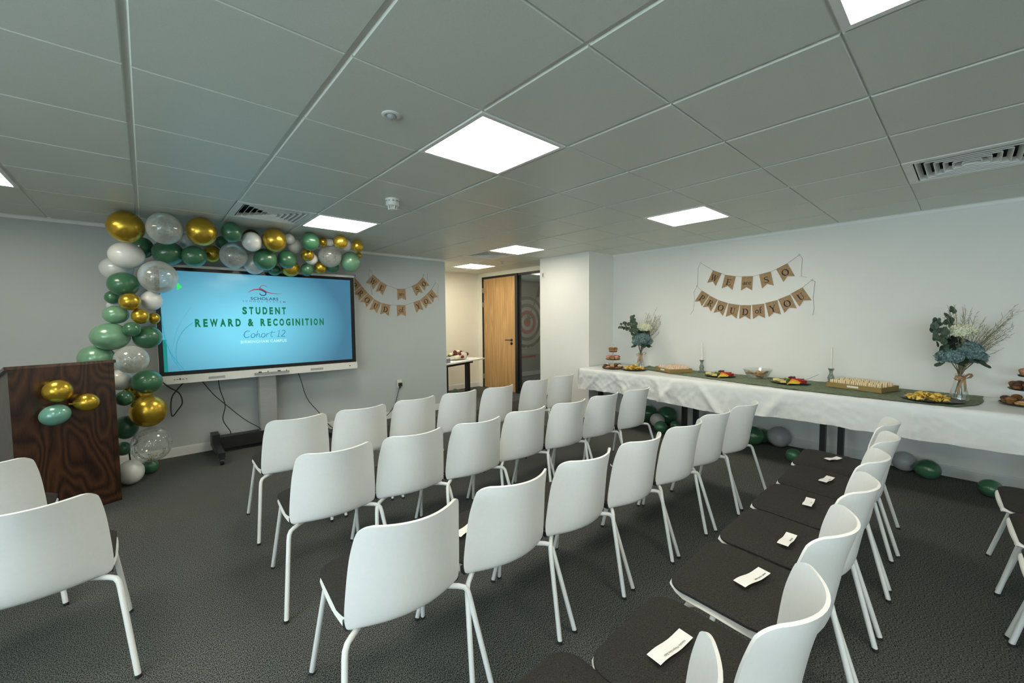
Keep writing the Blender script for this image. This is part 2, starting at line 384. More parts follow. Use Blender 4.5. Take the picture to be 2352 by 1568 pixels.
# skirtings
def skirt(name, x0, x1, y0, y1, m='skirting'):
    mb = MB(); mb.box(x0, x1, y0, y1, 0, .088); mb.box(x0+.004 if x1-x0 < .1 else x0, x1, y0+.004 if y1-y0 < .1 else y0, y1, .088, .098)
    struct(name, mb, M[m])
skirt('baseboard_screen', XL, 3.63, YS-.015, YS)
skirt('baseboard_right', XR-.015, XR, YB, 3.645)
skirt('baseboard_pillar', 4.735, 4.75, 3.645, 4.62)
skirt('baseboard_pillar_front', 4.735, XR, 3.63, 3.645)
skirt('baseboard_alcove', 2.5, XR, 7.035, 7.05)
skirt('baseboard_door', XR-.015, XR, 6.93, 7.05)
# wall-angle trims along the ceiling
w = MB(); w.box(XL, 3.63, YS-.03, YS-.001, H-.003, H+.01); w.box(XL, 3.63, YS-.006, YS-.001, H-.03, H-.003); struct('trim_1', w, M['tbar'])
w = MB(); w.box(XR-.03, XR-.001, YB, 3.645, H-.003, H+.01); w.box(XR-.006, XR-.001, YB, 3.645, H-.03, H-.003); struct('trim_2', w, M['tbar'])
w = MB(); w.box(2.5, XR, 7.02, 7.049, H-.003, H+.01); struct('trim_3', w, M['tbar'])

# ------------------------------------------------------------------ ceiling of 600 mm tiles
LIGHTS = {(2, -1): 'square ceiling light panel at the centre of the room', (2, 3): 'ceiling light panel just in front of the screen garland',
          (6, -1): 'ceiling light panel above the food table side of the chairs', (6, 3): 'ceiling light panel beside the small vent near the pillar',
          (7, 6): 'ceiling light panel in the alcove in front of the wooden door', (2, -4): 'ceiling light panel cut by the top edge of the picture',
          (-2, 3): 'ceiling light panel cut by the left edge of the picture'}
HID = {(-2, -1): 0, (-2, -5): 0, (2, -8): 0, (-2, -8): 0, (5, 6): 1}
VENTS = {(1, 3): 'square louvred ceiling vent above the balloon garland', (6, -4): 'square louvred ceiling vent above the far end of the food table',
         (6, 4): 'square louvred ceiling vent next to the light near the pillar'}
cl = MB()
def tile(x0, x1, y0, y1):
    z0, z1, e = H, H+.010, .003
    gx, gy = .012, .0035
    a = [(x0+gx-e, y0+gy-e, z1), (x1-gx+e, y0+gy-e, z1), (x1-gx+e, y1-gy+e, z1), (x0+gx-e, y1-gy+e, z1)]
    b = [(x0+gx, y0+gy, z0+e), (x1-gx, y0+gy, z0+e), (x1-gx, y1-gy, z0+e), (x0+gx, y1-gy, z0+e)]
    c = [(x0+gx+e, y0+gy+e, z0), (x1-gx-e, y0+gy+e, z0), (x1-gx-e, y1-gy-e, z0), (x0+gx+e, y1-gy-e, z0)]
    cl.add(a+b+c, [(8, 9, 10, 11)]+[(i, (i+1) % 4, 4+(i+1) % 4, 4+i) for i in range(4)]+[(4+i, 4+(i+1) % 4, 8+(i+1) % 4, 8+i) for i in range(4)])
for i in range(-6, 10):
    for j in range(-13, 9):
        x0, x1, y0, y1 = GX+.6*i, GX+.6*(i+1), GY+.6*j, GY+.6*(j+1)
        x0, x1, y0, y1 = max(x0, XL), min(x1, XR), max(y0, YB), min(y1, 7.05)
        if x1-x0 < .02 or y1-y0 < .02: continue
        if y0 > 5.5 and x1 < 3.0 and y0 > YS: continue
        if (i, j) in VENTS: continue
        cl.cur = 1; cl.add([(x0, y0, H+.009), (x1, y0, H+.009), (x1, y1, H+.009), (x0, y1, H+.009)], [(0, 1, 2, 3)])
        cl.cur = 0
        if (i, j) in LIGHTS or (i, j) in HID: continue
        tile(x0, x1, y0, y1)
cl.cur = 0; cl.box(XL-.2, XR+.12, YB-.1, 7.15, H+.15, H+.2)
struct('ceiling', cl, [M['tile'], M['tbar']])
def make_light():
    t = thing('ceiling_light', '', 'ceiling light', (0, 0, H), 0, 'square light panels in the ceiling')
    f = MB()
    for (x0, x1, y0, y1) in ((-.293, .293, -.293, -.268), (-.293, .293, .268, .293), (-.293, -.268, -.268, .268), (.268, .293, -.268, .268)):
        f.box(x0, x1, y0, y1, -.004, .0085)
    f.build('frame', M['tbar'], t, smooth=0)
    MB().box(-.268, .268, -.268, .268, .002, .0085).build('diffuser', M['panel'], t, smooth=0)
    return t
lp = make_light(); first = True
for (i, j), lab in list(LIGHTS.items())+[(k, 'ceiling light panel behind the camera' if not HID[k] else 'unseen light panel added in the alcove to brighten its cream wall') for k in HID]:
    loc = (GX+.6*(i+.5), GY+.6*(j+.5), H)
    if first: lp.location = loc; lp['label'] = lab; first = False
    else: dup(lp, loc, 0, lab)
def make_vent():
    t = thing('ceiling_vent', '', 'vent', (0, 0, H), 0, 'square louvred vents in the ceiling')
    b = MB(); b.box(-.293, .293, -.293, .293, .07, .08)
    for sx in (-1, 1): b.box(sx*.285-.008, sx*.285+.008, -.293, .293, .008, .07); b.box(-.277, .277, sx*.285-.008, sx*.285+.008, .008, .07)
    b.build('plenum', M['black_plastic'], t, smooth=0)
    f = MB()
    for (x0, x1, y0, y1) in ((-.298, .298, -.298, -.25), (-.298, .298, .25, .298), (-.298, -.25, -.25, .25), (.25, .298, -.25, .25)): f.box(x0, x1, y0, y1, -.002, .009)
    f.build('frame', M['tbar'], t, smooth=0)
    l = MB()
    for k in range(6):
        a = .243-k*.040; b_ = a-.019
        q = lambda r, z: [(-r, -r, z), (r, -r, z), (r, r, z), (-r, r, z)]
        vs = q(a, -.002)+q(b_, .030)+q(b_-.002, .030)+q(a-.003, -.002)
        l.add(vs, [(g*4+i, g*4+(i+1) % 4, ((g+1) % 4)*4+(i+1) % 4, ((g+1) % 4)*4+i) for g in range(4) for i in range(4)])
    l.build('louvre_blades', M['tbar'], t, smooth=0)
    return t
vp = make_vent(); first = True
for (i, j), lab in VENTS.items():
    loc = (GX+.6*(i+.5), GY+.6*(j+.5), H)
    if first: vp.location = loc; vp['label'] = lab; first = False
    else: dup(vp, loc, 0, lab)
t = thing('motion_sensor', 'small round white motion sensor flush in a ceiling tile near the centre light', 'sensor', (GX+.6*1.51, GY-.6*.49, H))
MB().lathe([(.043, 0), (.043, -.004), (.036, -.008), (.024, -.006), (.022, -.004)], 28).build('bezel', M['off_white'], t)
MB().lathe([(.021, -.004), (.019, -.012), (.010, -.019), (0, -.021)], 20).build('sensor_lens', M['lens'], t)
t = thing('smoke_detector', 'white smoke detector hanging under the ceiling between vent and centre light', 'smoke detector', (GX+.6*2.52, GY+.6*1.60, H))
MB().lathe([(.056, 0), (.056, -.008), (.050, -.018), (.050, -.052), (.046, -.056), (.034, -.057)], 28).build('base', M['off_white'], t)
b = MB()
for k in range(10):
    a = 2*PI*k/10; b.T = Matrix.Rotation(a, 4, 'Z'); b.box(.0485, .0512, -.008, .008, -.021, -.017)
b.T = None; b.build('vent_slot', M['black_plastic'], t)
b = MB()
for k in range(8):
    a = 2*PI*k/8; b.tube([(.036*math.cos(a), .036*math.sin(a), -.055), (.030*math.cos(a), .030*math.sin(a), -.080)], .005, 6)
b.lathe([(.033, -.078), (.033, -.084), (.020, -.088), (0, -.089)], 20); b.lathe([(.022, -.055), (.022, -.080)], 14)
b.build('sensing_cage', M['off_white'], t)
t = thing('sprinkler_head', 'tiny metal sprinkler head under the ceiling by the alcove light', 'sprinkler', (GX+.6*7.5, GY+.6*5.2, H))
MB().lathe([(.03, 0), (.03, -.003), (.008, -.006), (.006, -.03), (.016, -.032), (.016, -.035)], 14).build('body', M['silver'], t)

# ------------------------------------------------------------------ door, glass side light, corridor mural
d = MB(); X0, X1 = XR-.015, XR+.1
d.box(X0, X1, 6.87, 6.90, 0, 2.325); d.box(X0, X1, 5.80, 5.87, 0, 2.325); d.box(X0, X1, 5.87, 6.87, 2.285, 2.325)
door = struct('door_1', d, M['black'])
lf = MB(); lf.box(XR+.005, XR+.05, 5.872, 6.868, .008, 2.283); leaf = lf.build('door_leaf', M['oak'], door, smooth=0)
h = MB(); h.tube([(XR+.005, 5.985, 1.035), (XR-.05, 5.985, 1.035)], .011, 8); h.tube([(XR-.05, 5.975, 1.035), (XR-.05, 6.125, 1.033)], .010, 8)
h.T = Matrix.Translation((XR+.004, 5.985, 1.035)) @ Matrix.Rotation(-PI/2, 4, 'Y'); h.lathe([(.026, 0), (.026, .008), (.02, .010)], 18)
h.T = Matrix.Translation((XR+.004, 5.985, .965)) @ Matrix.Rotation(-PI/2, 4, 'Y'); h.lathe([(.026, 0), (.026, .008), (.02, .010)], 18); h.T = None
h.box(XR-.03, XR, 5.978, 5.992, .945, .985)
h.build('lever_handle', M['black'], leaf)
for z in (2.05, 1.75, .24):
    MB().tube([(XR-.008, 6.872, z-.05), (XR-.008, 6.872, z+.05)], .009, 8).build('hinge', M['silver'], leaf)
g = MB(); g.box(X0+.02, X1-.03, 4.62, 5.80, 0, .04); g.box(X0+.02, X1-.03, 4.62, 5.80, 2.285, 2.325); g.box(X0+.02, X1-.03, 4.62, 4.66, .04, 2.285)
sl = struct('window_5', g, M['black'])
MB().box(XR+.03, XR+.04, 4.66, 5.80, .04, 2.285).build('pane', M['smoke_pane'], sl, smooth=0)
# mural on the corridor wall: target with arrow (flat paint)
mu = thing('wall_mural', 'grey and red archery target mural on the corridor wall behind the glass', 'mural', (7.235, 7.498, 1.36))
def ring(r0, r1, y, mt, nm, n=48, sx=1.0):
    b = MB(); vs = [(sx*r*math.cos(2*PI*i/n), y, r*math.sin(2*PI*i/n)) for r in (max(r0, 1e-4), r1) for i in range(n)]
    b.add(vs, [(i, (i+1) % n, n+(i+1) % n, n+i) for i in range(n)]); return b.build(nm, M[mt], mu, smooth=0)
ring(0, .575, -.001, 'mural_white', 'target_face')
ring(.575, .655, -.002, 'mural_dark', 'outer_ring'); ring(.39, .475, -.002, 'mural_dark', 'middle_ring')
ring(.205, .30, -.003, 'mural_red', 'red_ring'); ring(0, .115, -.003, 'mural_red', 'bullseye')
b = MB(); fl2 = lambda x, z: (x, -.005, z)
ribbon(b, [(.02, .04), (.36, .70)], .03, fl2); b.add([fl2(.33, .66), fl2(.42, .64), fl2(.54, .92), fl2(.47, .98), fl2(.36, .80)], [(0, 1, 2, 3, 4)])
for k in range(5): ribbon(b, [(.03, .05), (.03+.05*k-.03, .22-.02*k)], .022, fl2)
b.build('arrow', M['mural_dark'], mu, smooth=0)
b = MB(); b.box(-.65, .30, -.004, 0, -.905, -.85); b.build('red_stripe', M['mural_red'], mu, smooth=0)
b = MB(); b.box(-.9, .75, -.004, 0, -.735, -.715)
for k in range(11):
    cx = -.8+.15*k; b.add([(cx+.035*math.cos(2*PI*i/14), -.005, -.655+.035*math.sin(2*PI*i/14)) for i in range(14)], [tuple(range(14))])
b.build('dotted_border', M['mural_white'], mu, smooth=0)
b = MB(); b.tube([(5.305, 5.148, .61), (5.305, 5.148, 1.23)], .014, 10)
for z in (.72, 1.12): b.tube([(5.305, 5.148, z), (XR+.03, 5.148, z)], .008, 8)
b.build('pull_handle', M['black'], sl)
MB().box(XR+.022, XR+.048, 5.135, 5.15, .04, 2.285).build('glass_joint', M['grey'], sl, smooth=0)
t = thing('downlight', 'small round downlight in the corridor ceiling behind the glass', 'ceiling light', (6.12, 6.43, H))
MB().lathe([(0, -.004), (.085, -.004), (.09, 0)], 24).build('diffuser', M['dim_panel'], t)
MB().lathe([(.088, -.005), (.105, -.005), (.11, 0)], 24).build('bezel', M['tbar'], t)
t = thing('corridor_light', 'square light panel in the corridor ceiling behind the glass', 'ceiling light', (6.55, 6.0, H))
MB().box(-.28, .28, -.28, .28, -.006, -.001).build('diffuser', M['dim_panel'], t, smooth=0)
f = MB()
for (x0, x1, y0, y1) in ((-.3, .3, -.3, -.28), (-.3, .3, .28, .3), (-.3, -.28, -.28, .28), (.28, .3, -.28, .28)): f.box(x0, x1, y0, y1, -.01, 0)
f.build('frame', M['tbar'], t, smooth=0)
t = thing('room_sensor', 'small white wall sensor with dark window high on the pillar edge', 'sensor', (4.75, 4.535, 2.137))
MB().box(-.012, 0, -.03, .03, -.045, .045).build('case', M['off_white'], t, smooth=0)
MB().box(-.014, -.012, -.008, .022, -.025, .03).build('dark_window', M['grey'], t, smooth=0)

# ------------------------------------------------------------------ chairs
def interp(P, t):
    """catmull-rom through P, t in 0..len-1"""
    n = len(P); i = min(int(t), n-2); f = t-i
    p = [Vector(P[max(0, min(n-1, i+k))]) for k in (-1, 0, 1, 2)]
    return .5*((2*p[1])+(p[2]-p[0])*f+(2*p[0]-5*p[1]+4*p[2]-p[3])*f*f+(3*p[1]-p[0]-3*p[2]+p[3])*f**3)
PROF = [(.530, .418), (.521, .434), (.40, .438), (.28, .426), (.18, .412), (.122, .404), (.082, .416), (.062, .46), (.047, .55), (.028, .66), (.008, .74), (-.004, .783)]
HW = [.205, .214, .223, .222, .209, .200, .217, .223, .219, .210, .198, .187]
BOW = [-.012, -.010, -.006, .0, .012, .040, .066, .080, .088, .099, .109, .116]
def shell_rows():
    T = []; n = len(PROF)-1; N = 44
    for k in range(N+1): T.append(n*k/N)
    T = [0, .06, .13, .22, .35]+[t for t in T if .45 < t < n-.75]+[n-.7, n-.5, n-.35, n-.22, n-.12, n-.05, n]
    P3 = [(p[0], p[1], 0) for p in PROF]; Q3 = [(a, b, 0) for a, b in zip(HW, BOW)]
    prof = [interp(P3, t) for t in T]; hb = [interp(Q3, t) for t in T]
    # arc length from both ends, for rounded corners
    s = [0]
    for i in range(1, len(prof)): s.append(s[-1]+(prof[i]-prof[i-1]).length)
    rows = []; U = [math.sin(PI/2*u/10.) for u in range(-10, 11)]
    for i, p in enumerate(prof):
        hw, bow = hb[i].x, hb[i].y
        for d, rc in ((s[i], .085), (s[-1]-s[i], .034)):
            if d < rc: hw = min(hw, hb[i].x-rc+math.sqrt(max(0, rc*rc-(rc-d)**2)))
        rows.append([(hw*u, p.x+bow*(hw*u/.215)**2*(1.0 if bow > 0 else 1.0), p.y-(.021*max(0, (abs(u)-.86)/.14)**1.5*min(1, max(0, p.x-.10)/.08)*(1-.6*max(0, p.x-.46)/.07) if p.y < .45 and p.x > .10 else 0)) for u in U])
    return rows
def make_chair():
    t = thing('stacking_chair', '', 'chair')
    MB().sheet(shell_rows(), .009).build('seat_shell', M['plastic'], t, smooth=50)
    # upholstered pad
    top = []; N = 26
    ys_ = [.085+.442*math.sin(PI/2*k/N)-.0006 for k in range(N+1)]
    U = [math.sin(PI/2*u/9.) for u in range(-9, 10)]
    def pad_rows(z0, dome):
        rows = []
        for y in ys_:
            hw = .2235 if y > .24 else .198+.0255*max(0, y-.085)/.155
            for d, rc in ((.5275-y, .074), (y-.083, .035)):
                if d < rc: hw = min(hw, .2235-rc+math.sqrt(max(0, rc*rc-(rc-d)**2)))
            e = min(1, min(.5275-y, y-.083)/.03)
            rows.append([(hw*u, y+.10*max(0, .2-y)/.12*u*u*.75, z0+(dome*(1-abs(u)**6)*(1-(1-e)**2) if dome else 0)+(.012 if y > .44 else .012-.012*((.44-y)/.2 if y > .24 else 1))) for u in U])
        return rows
    a = pad_rows(.440, .020); b = pad_rows(.431, 0)
    mb = MB(); nr, nc = len(a), len(a[0])
    mb.add([p for r in a for p in r]+[p for r in b for p in r], [])
    n = nr*nc; fs = []
    for j in range(nr-1):
        for i in range(nc-1):
            q = (j*nc+i, j*nc+i+1, (j+1)*nc+i+1, (j+1)*nc+i); fs += [q, tuple(n+k for k in q[::-1])]
    per = [i for i in range(nc)]+[j*nc+nc-1 for j in range(1, nr)]+[(nr-1)*nc+i for i in range(nc-2, -1, -1)]+[j*nc for j in range(nr-2, 0, -1)]
    fs += [(per[k], per[(k+1) % len(per)], n+per[(k+1) % len(per)], n+per[k]) for k in range(len(per))]
    mb.add([], fs); mb.f = fs; mb.mi = [0]*len(fs)
    mb.build('seat_pad', M['pad'], t, smooth=60)
    r = .0105
    for s in (-1, 1):
        pts = [(s*.12, .20, .392), (s*.165, .168, .393), (s*.208, .128, .394), (s*.226, .112, .390), (s*.235, .104, .376), (s*.239, .098, .355), (s*.279, .001, .012)]
        lg = MB().tube(pts, r, 10).build('leg', M['white_metal'], t)
        MB().lathe([(r+.001, 0), (r+.001, .014)], 12, (s*.280, 0, 0)).build('foot_cap', M['rubber'], lg)
        pts = [(s*.18, .36, .408), (s*.200, .425, .410), (s*.206, .445, .402), (s*.209, .452, .385), (s*.249, .539, .012)]
        lg = MB().tube(pts, r, 10).build('leg', M['white_metal'], t)
        MB().lathe([(r+.001, 0), (r+.001, .014)], 12, (s*.250, .54, 0)).build('foot_cap', M['rubber'], lg)
        MB().box(s*.211-.009, s*.211+.009, .150, .180, .404, .430).build('link_bracket', M['black_plastic'], t)
    f = MB()
    for s in (-1, 1): f.tube([(s*.12, .20, .392), (s*.15, .28, .400), (s*.18, .37, .408)], r, 8)
    f.tube([(-.12, .20, .392), (.12, .20, .392)], r, 8); f.tube([(-.175, .34, .407), (.175, .34, .407)], r, 8)
    f.build('under_frame', M['white_metal'], t)
    return t
ORD = ['first', 'second', 'third', 'fourth', 'fifth', 'sixth', 'seventh']
ROWS = [
 ('front row', [(.768, 3.035), (1.225, 3.035), (1.707, 3.07), (2.163, 3.07), (2.615, 3.04), (3.205, 3.10), (3.676, 3.12)], 0.5),
 ('second row', [(.724, 2.140), (1.175, 2.125), (1.632, 2.095), (2.098, 2.11), (2.551, 2.075), (3.006, 2.06), (3.468, 2.015)], -2.4),
 ('third row', [(.668, 1.212), (1.142, 1.195), (1.600, 1.17), (2.064, 1.142), (2.540, 1.118), (3.0, 1.115), (3.449, 1.075)], -2.6),
 ('fourth row', [(.697, .29), (1.150, .215), (1.655, .230), (2.118, .232), (2.576, .245), (3.032, .248), (3.486, .283)], 1.5),
 ('last row by the picture edge', [None, None, None, (2.13, -.735), (2.60, -.705), (3.045, -.69), (3.50, -.665)], 2.5)]
ch = make_chair(); first = True; SEATS = {}
def put_chair(x, y, rz, label, group):
    global first
    rz = math.radians(rz)
    if first:
        ch.location = (x, y, 0); ch.rotation_euler = (0, 0, rz); ch['label'] = label; ch['group'] = group; first = False; return ch
    return dup(ch, (x, y, 0), rz, label, group)
for ri, (rn, pts, yaw) in enumerate(ROWS):
    for i, p in enumerate(pts):
        if not p: continue
        extra = ''
        if ri == 3 and i: extra = ', name slip on its pad'
        put_chair(p[0], p[1]-(.020 if ri == 3 else .012), yaw+random.uniform(-.8, .8), 'white padded chair, %s in the %s%s' % (ORD[i]+' from the aisle', rn, extra), 'white stacking chairs in the rows right of the aisle')
        SEATS[(ri, i)] = p
put_chair(-.362, 2.215, 0.5, 'white chair across the aisle, nearest one cut by the left picture edge', 'white stacking chairs left of the aisle')
put_chair(-.645, 3.05, 0, 'white chair across the aisle, directly in front of the wooden lectern', 'white stacking chairs left of the aisle')

# name slips on the seats
def slip(x, y, z, w, d, rz, txt, label):
    b = MB(); b.sheet([[(-w/2+w*i/8, -d/2+d*j/2, .003*math.sin(2.2*PI*i/8+.4)+.004) for i in range(9)] for j in range(3)], .0005)
    o = b.build('name_slip', M['paper'], smooth=60); o.location = (x, y, z); o.rotation_euler = (0, 0, rz); tag(o, label, 'paper slip', 'name slips on the chairs')
    m2 = MB(); cz_ = lambda a: .003*math.sin(2.2*PI*(a/w+.5)+.4)+.0046
    if txt and not isinstance(txt, tuple):
        vs, fs = text_mesh(txt, w*.62, .0085, 0)
        m2.add([(-a+w*.02, -b_-d*.26, cz_(-a+w*.02)) for a, b_ in vs], fs)
    elif txt:                       # print too small to read: rows of little upright strokes grouped as words
        rg = random.Random(int(x*1000)); px = -w*.02
        for nch in txt:
            for k in range(nch):
                h_ = .0052 if k else .0075; q = rg.uniform(.0006, .0011); a0 = px
                for e in (0, .0016): m2.add([(a0+e, -d*.26-h_/2, cz_(a0)), (a0+e+q, -d*.26-h_/2, cz_(a0)), (a0+e+q, -d*.26+h_/2, cz_(a0)), (a0+e, -d*.26+h_/2, cz_(a0))], [(0, 1, 2, 3)])
                m2.add([(a0, -d*.26-.0004+rg.uniform(-.002, .002), cz_(a0)), (a0+.0024, -d*.26-.0004, cz_(a0)), (a0+.0024, -d*.26+.0006, cz_(a0)), (a0, -d*.26+.0006, cz_(a0))], [(0, 1, 2, 3)])
                px += .0038
            px += .003
    if txt: m2.build('printed_name', M['ink'], o, smooth=0)
slip(1.120, .557, .474, .165, .046, math.radians(-6), 'Natalia Malgorzata Zaki', 'longest curled name slip, on the chair pad nearest the camera bottom')
slip(1.652, .508, .475, .160, .046, math.radians(-13), (5, 6, 6), 'long name slip on the pad of the third fourth-row chair')
slip(2.052, .497, .475, .130, .042, math.radians(-1), (4, 5), 'name slip on the pad of the fourth chair in the paper-strewn row')
slip(2.555, .528, .475, .115, .040, math.radians(4), (3, 2), 'name slip on the pad of the fifth chair in the paper-strewn row')
slip(2.995, .535, .475, .125, .042, math.radians(-8), (3, 6), 'name slip on the pad of the sixth chair in the paper-strewn row')
slip(3.470, .588, .475, .120, .040, math.radians(-25), (4,), 'name slip on the farthest pad, nearest the food table')
slip(1.075, 1.53, .474, .150, .044, math.radians(20), '', 'name slip showing only its corner behind the second third-row backrest')

# ------------------------------------------------------------------ big interactive screen on a trolley
S0 = thing('interactive_screen', 'large interactive touch screen on a wheeled stand showing a blue award slide', 'screen', (1.06, 5.45, 0))
ox, oy = 1.06, 5.45
def L(x, y=5.36, z=0): return (x-ox, y-oy, z)
def lbox(mb, x0, x1, y0, y1, z0, z1): return mb.box(x0-ox, x1-ox, y0-oy, y1-oy, z0, z1)
x0, x1, zb, zt = .085, 2.045, .905, 2.000
b = MB()
for q in ((x0, x1, zt-.035, zt), (x0, x1, zb, zb+.04)): lbox(b, q[0], q[1], 5.358, 5.43, q[2], q[3])
for q in ((x0, x0+.038), (x1-.048, x1)): lbox(b, q[0], q[1], 5.358, 5.43, zb+.04, zt-.035)
lbox(b, x0, x1, 5.40, 5.45, zb, zt); b.build('bezel', M['tv_bezel'], S0, smooth=0)
b = MB(); lbox(b, x0-.002, x1+.004, 5.352, 5.46, zt, zt+.026); lbox(b, x0-.004, x0, 5.36, 5.45, zb, zt); lbox(b, x1, x1+.004, 5.36, 5.45, zb, zt); b.build('outer_frame', M['off_white'], S0, smooth=0)
scx0, scx1, scz0, scz1 = x0+.038, x1-.048, zb+.04, zt-.035
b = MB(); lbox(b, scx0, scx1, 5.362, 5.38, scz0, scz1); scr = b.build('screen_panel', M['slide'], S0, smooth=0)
fs2 = lambda x, z: (x-ox, 5.3605-oy, z)
def slide_text(nm, txt, cx, cz, w, h, m, bold=0, shear=0, sp=1.0):
    vs, fs = text_mesh(txt, w, h, bold, shear, sp); mb = MB(); mb.add([fs2(cx+a, cz+c) for a, c in vs], fs); return mb.build(nm, M[m], scr, smooth=0)
slide_text('campus_lettering', 'BIRMINGHAM CAMPUS', 1.006, 1.219, .455, .033, 't_white', .02, 0, 1.1)
slide_text('logo_lettering', 'SCHOLARS', 1.027, 1.702, .275, .032, 't_navy', .012, 0, 1.05)
slide_text('logo_lettering', 'SCHOOL', .910, 1.671, .195, .019, 't_mauve', .008, 0, 1.9)
slide_text('logo_lettering', 'SYSTEM', 1.138, 1.670, .195, .019, 't_mauve', .008, 0, 1.9)
ADV = dict(S=.56, T=.52, U=.60, D=.60, E=.47, N=.64, R=.62, W=.86, A=.64, C=.58, O=.60, G=.60, I=.20); ADV['&'] = .70; ADV[' '] = .34
def condensed(nm, txt, cx, cz, w, h, m, bold):
    nat = sum(ADV[c] for c in txt)*h*.94; gap = (w-nat)/(len(txt)-1); x = cx-w/2; mb = MB()
    for c in txt:
        cw = ADV[c]*h*.94
        if c != ' ':
            vs, fs = text_mesh(c, cw, h, bold); mb.add([fs2(x+cw/2+a, cz+q) for a, q in vs], fs)
        elif mb.v: mb.build(nm, M[m], scr, smooth=0); mb = MB()
        x += cw+gap
    return mb.build(nm, M[m], scr, smooth=0)
condensed('title_lettering', 'STUDENT', 1.022, 1.566, .432, .083, 't_green', .045)
condensed('title_lettering', 'REWARD & RECOGINITION', 1.022, 1.434, 1.272, .084, 't_green', .045)
# handwritten "Cohort 12": single strokes
b = MB(); cz = 1.270; k = .075
def st(x, pts, w=.0058): ribbon(b, [(.806+(x+px*k+py*k*.22)*.89, cz-.004+py*k) for px, py in pts], [w*(.75+.5*abs(math.sin(3*i))) for i in range(len(pts))], fs2)
st(.0, arc(.45, .5, .45, .5, 50, 320, 20)); st(.075, arc(.30, .28, .28, .30, 90, 450, 20)); st(.118, [(.05, .28), (.2, .45)])
st(.128, [(.15, 1.0), (.15, .5), (.12, .0)]); st(.128, [(.13, .25), (.25, .48), (.42, .55), (.52, .45), (.52, .1), (.62, .0), (.75, .08)])
st(.188, arc(.30, .28, .28, .30, 90, 450, 20)); st(.238, [(.1, .55), (.12, .3), (.10, 0)]); st(.238, [(.12, .28), (.25, .5), (.45, .55), (.5, .45)])
st(.277, [(.30, .95), (.28, .4), (.30, .1), (.42, 0), (.62, .08)]); st(.277, [(-.05, .62), (.3, .68), (.85, .70)])
st(.366, [(.05, .82), (.25, 1.0), (.25, .5), (.25, .02)]); st(.366, [(.02, .0), (.25, .02), (.5, .02)])
st(.410, arc(.32, .72, .26, .28, 160, -30, 12)+[(.4, .35), (.05, .02), (.35, .04), (.75, .0)])
b.build('cohort_lettering', M['t_teal'], scr, smooth=0)
# logo: letter S and swoosh
b = MB(); ribbon(b, arc(.885, 1.72, .28, .0, 0, 0, 1), .0001, fs2)
sw = [(.862, 1.762), (.89, 1.785), (.93, 1.803), (.965, 1.806), (1.0, 1.798), (1.05, 1.778), (1.10, 1.765), (1.16, 1.760), (1.205, 1.767)]
ribbon(b, sw, [.001, .007, .012, .013, .013, .011, .008, .005, .001], fs2)
ribbon(b, [(1.052, 1.835), (1.045, 1.846), (1.02, 1.852), (.995, 1.846), (.985, 1.828), (.998, 1.812), (1.025, 1.797), (1.05, 1.780)], [.004, .006, .006, .006, .008, .010, .010, .006], fs2)
b.build('logo_swoosh', M['t_red'], scr, smooth=0)
b = MB(); ribbon(b, [(.975, 1.830), (.978, 1.815), (.995, 1.800), (1.02, 1.787), (1.040, 1.772), (1.040, 1.752), (1.020, 1.738), (.998, 1.740), (.982, 1.752), (.979, 1.768)], [.003, .007, .010, .012, .012, .011, .010, .010, .009, .002], lambda x, z: (x-ox, 5.3600-oy, z))
b.build('logo_letter', M['t_navy'], scr, smooth=0)
b = MB()
def curve_line(pts, w):
    P = [(a, c, 0) for a, c in pts]; n = len(P)-1
    ribbon(b, [tuple(interp(P, n*i/24.)[:2]) for i in range(25)], w, fs2)
curve_line([(.37, 1.44), (.29, 1.36), (.235, 1.24), (.222, 1.12), (.225, 1.02)], .005)
curve_line([(.125, 1.53), (.14, 1.30), (.175, 1.15), (.24, 1.02), (.285, .948)], .006)
curve_line([(.125, 1.42), (.155, 1.22), (.20, 1.06), (.255, .947)], .005)
curve_line([(.36, 1.60), (.28, 1.46), (.23, 1.34), (.20, 1.2)], .0018)
b.build('slide_curves', M['t_line'], scr, smooth=0)
b = MB(); b.add([fs2(.255, 1.77), fs2(.298, 1.80), fs2(.255, 1.86)], [(0, 1, 2)]); b.build('slide_accent', M['t_bright'], scr, smooth=0)
b = MB(); lbox(b, scx0, scx0+.03, 5.3606, 5.3612, scz0, 1.27); b.build('slide_accent', M['t_edge'], scr, smooth=0)
# lower bar
b = MB(); lbox(b, x0-.004, x1+.006, 5.335, 5.45, .822, zb); bar = b.build('lower_bar', M['off_white'], S0, smooth=0)
b = MB(); b.rbox(.893-ox, 1.243-ox, 5.318-oy, 5.340-oy, .848, .868, .008); tray = b.build('pen_tray', M['grey'], bar)
for px in (.93, 1.12): MB().tube([L(px, 5.322, .872), L(px+.095, 5.322, .872)], .0075, 8).build('stylus', M['black_plastic'], tray); MB().tube([L(px+.03, 5.3215, .8722), L(px+.085, 5.3215, .8722)], .008, 8).build('stylus_label', M['off_white'], tray)
for px in (.475, 1.48):
    b = MB(); lbox(b, px, px+.145, 5.333, 5.336, .842, .868); b.build('speaker_grille', M['lens'], bar, smooth=0)
b = MB()
for px in (.19, .213, .235, .258, .285): lbox(b, px, px+.014, 5.333, 5.336, .862, .868)
lbox(b, .237, .247, 5.333, 5.336, .860, .876); b.build('front_ports', M['black_plastic'], bar, smooth=0)
b = MB(); lbox(b, 1.945, 1.962, 5.333, 5.336, .858, .868); b.build('power_button', M['black_plastic'], bar, smooth=0)
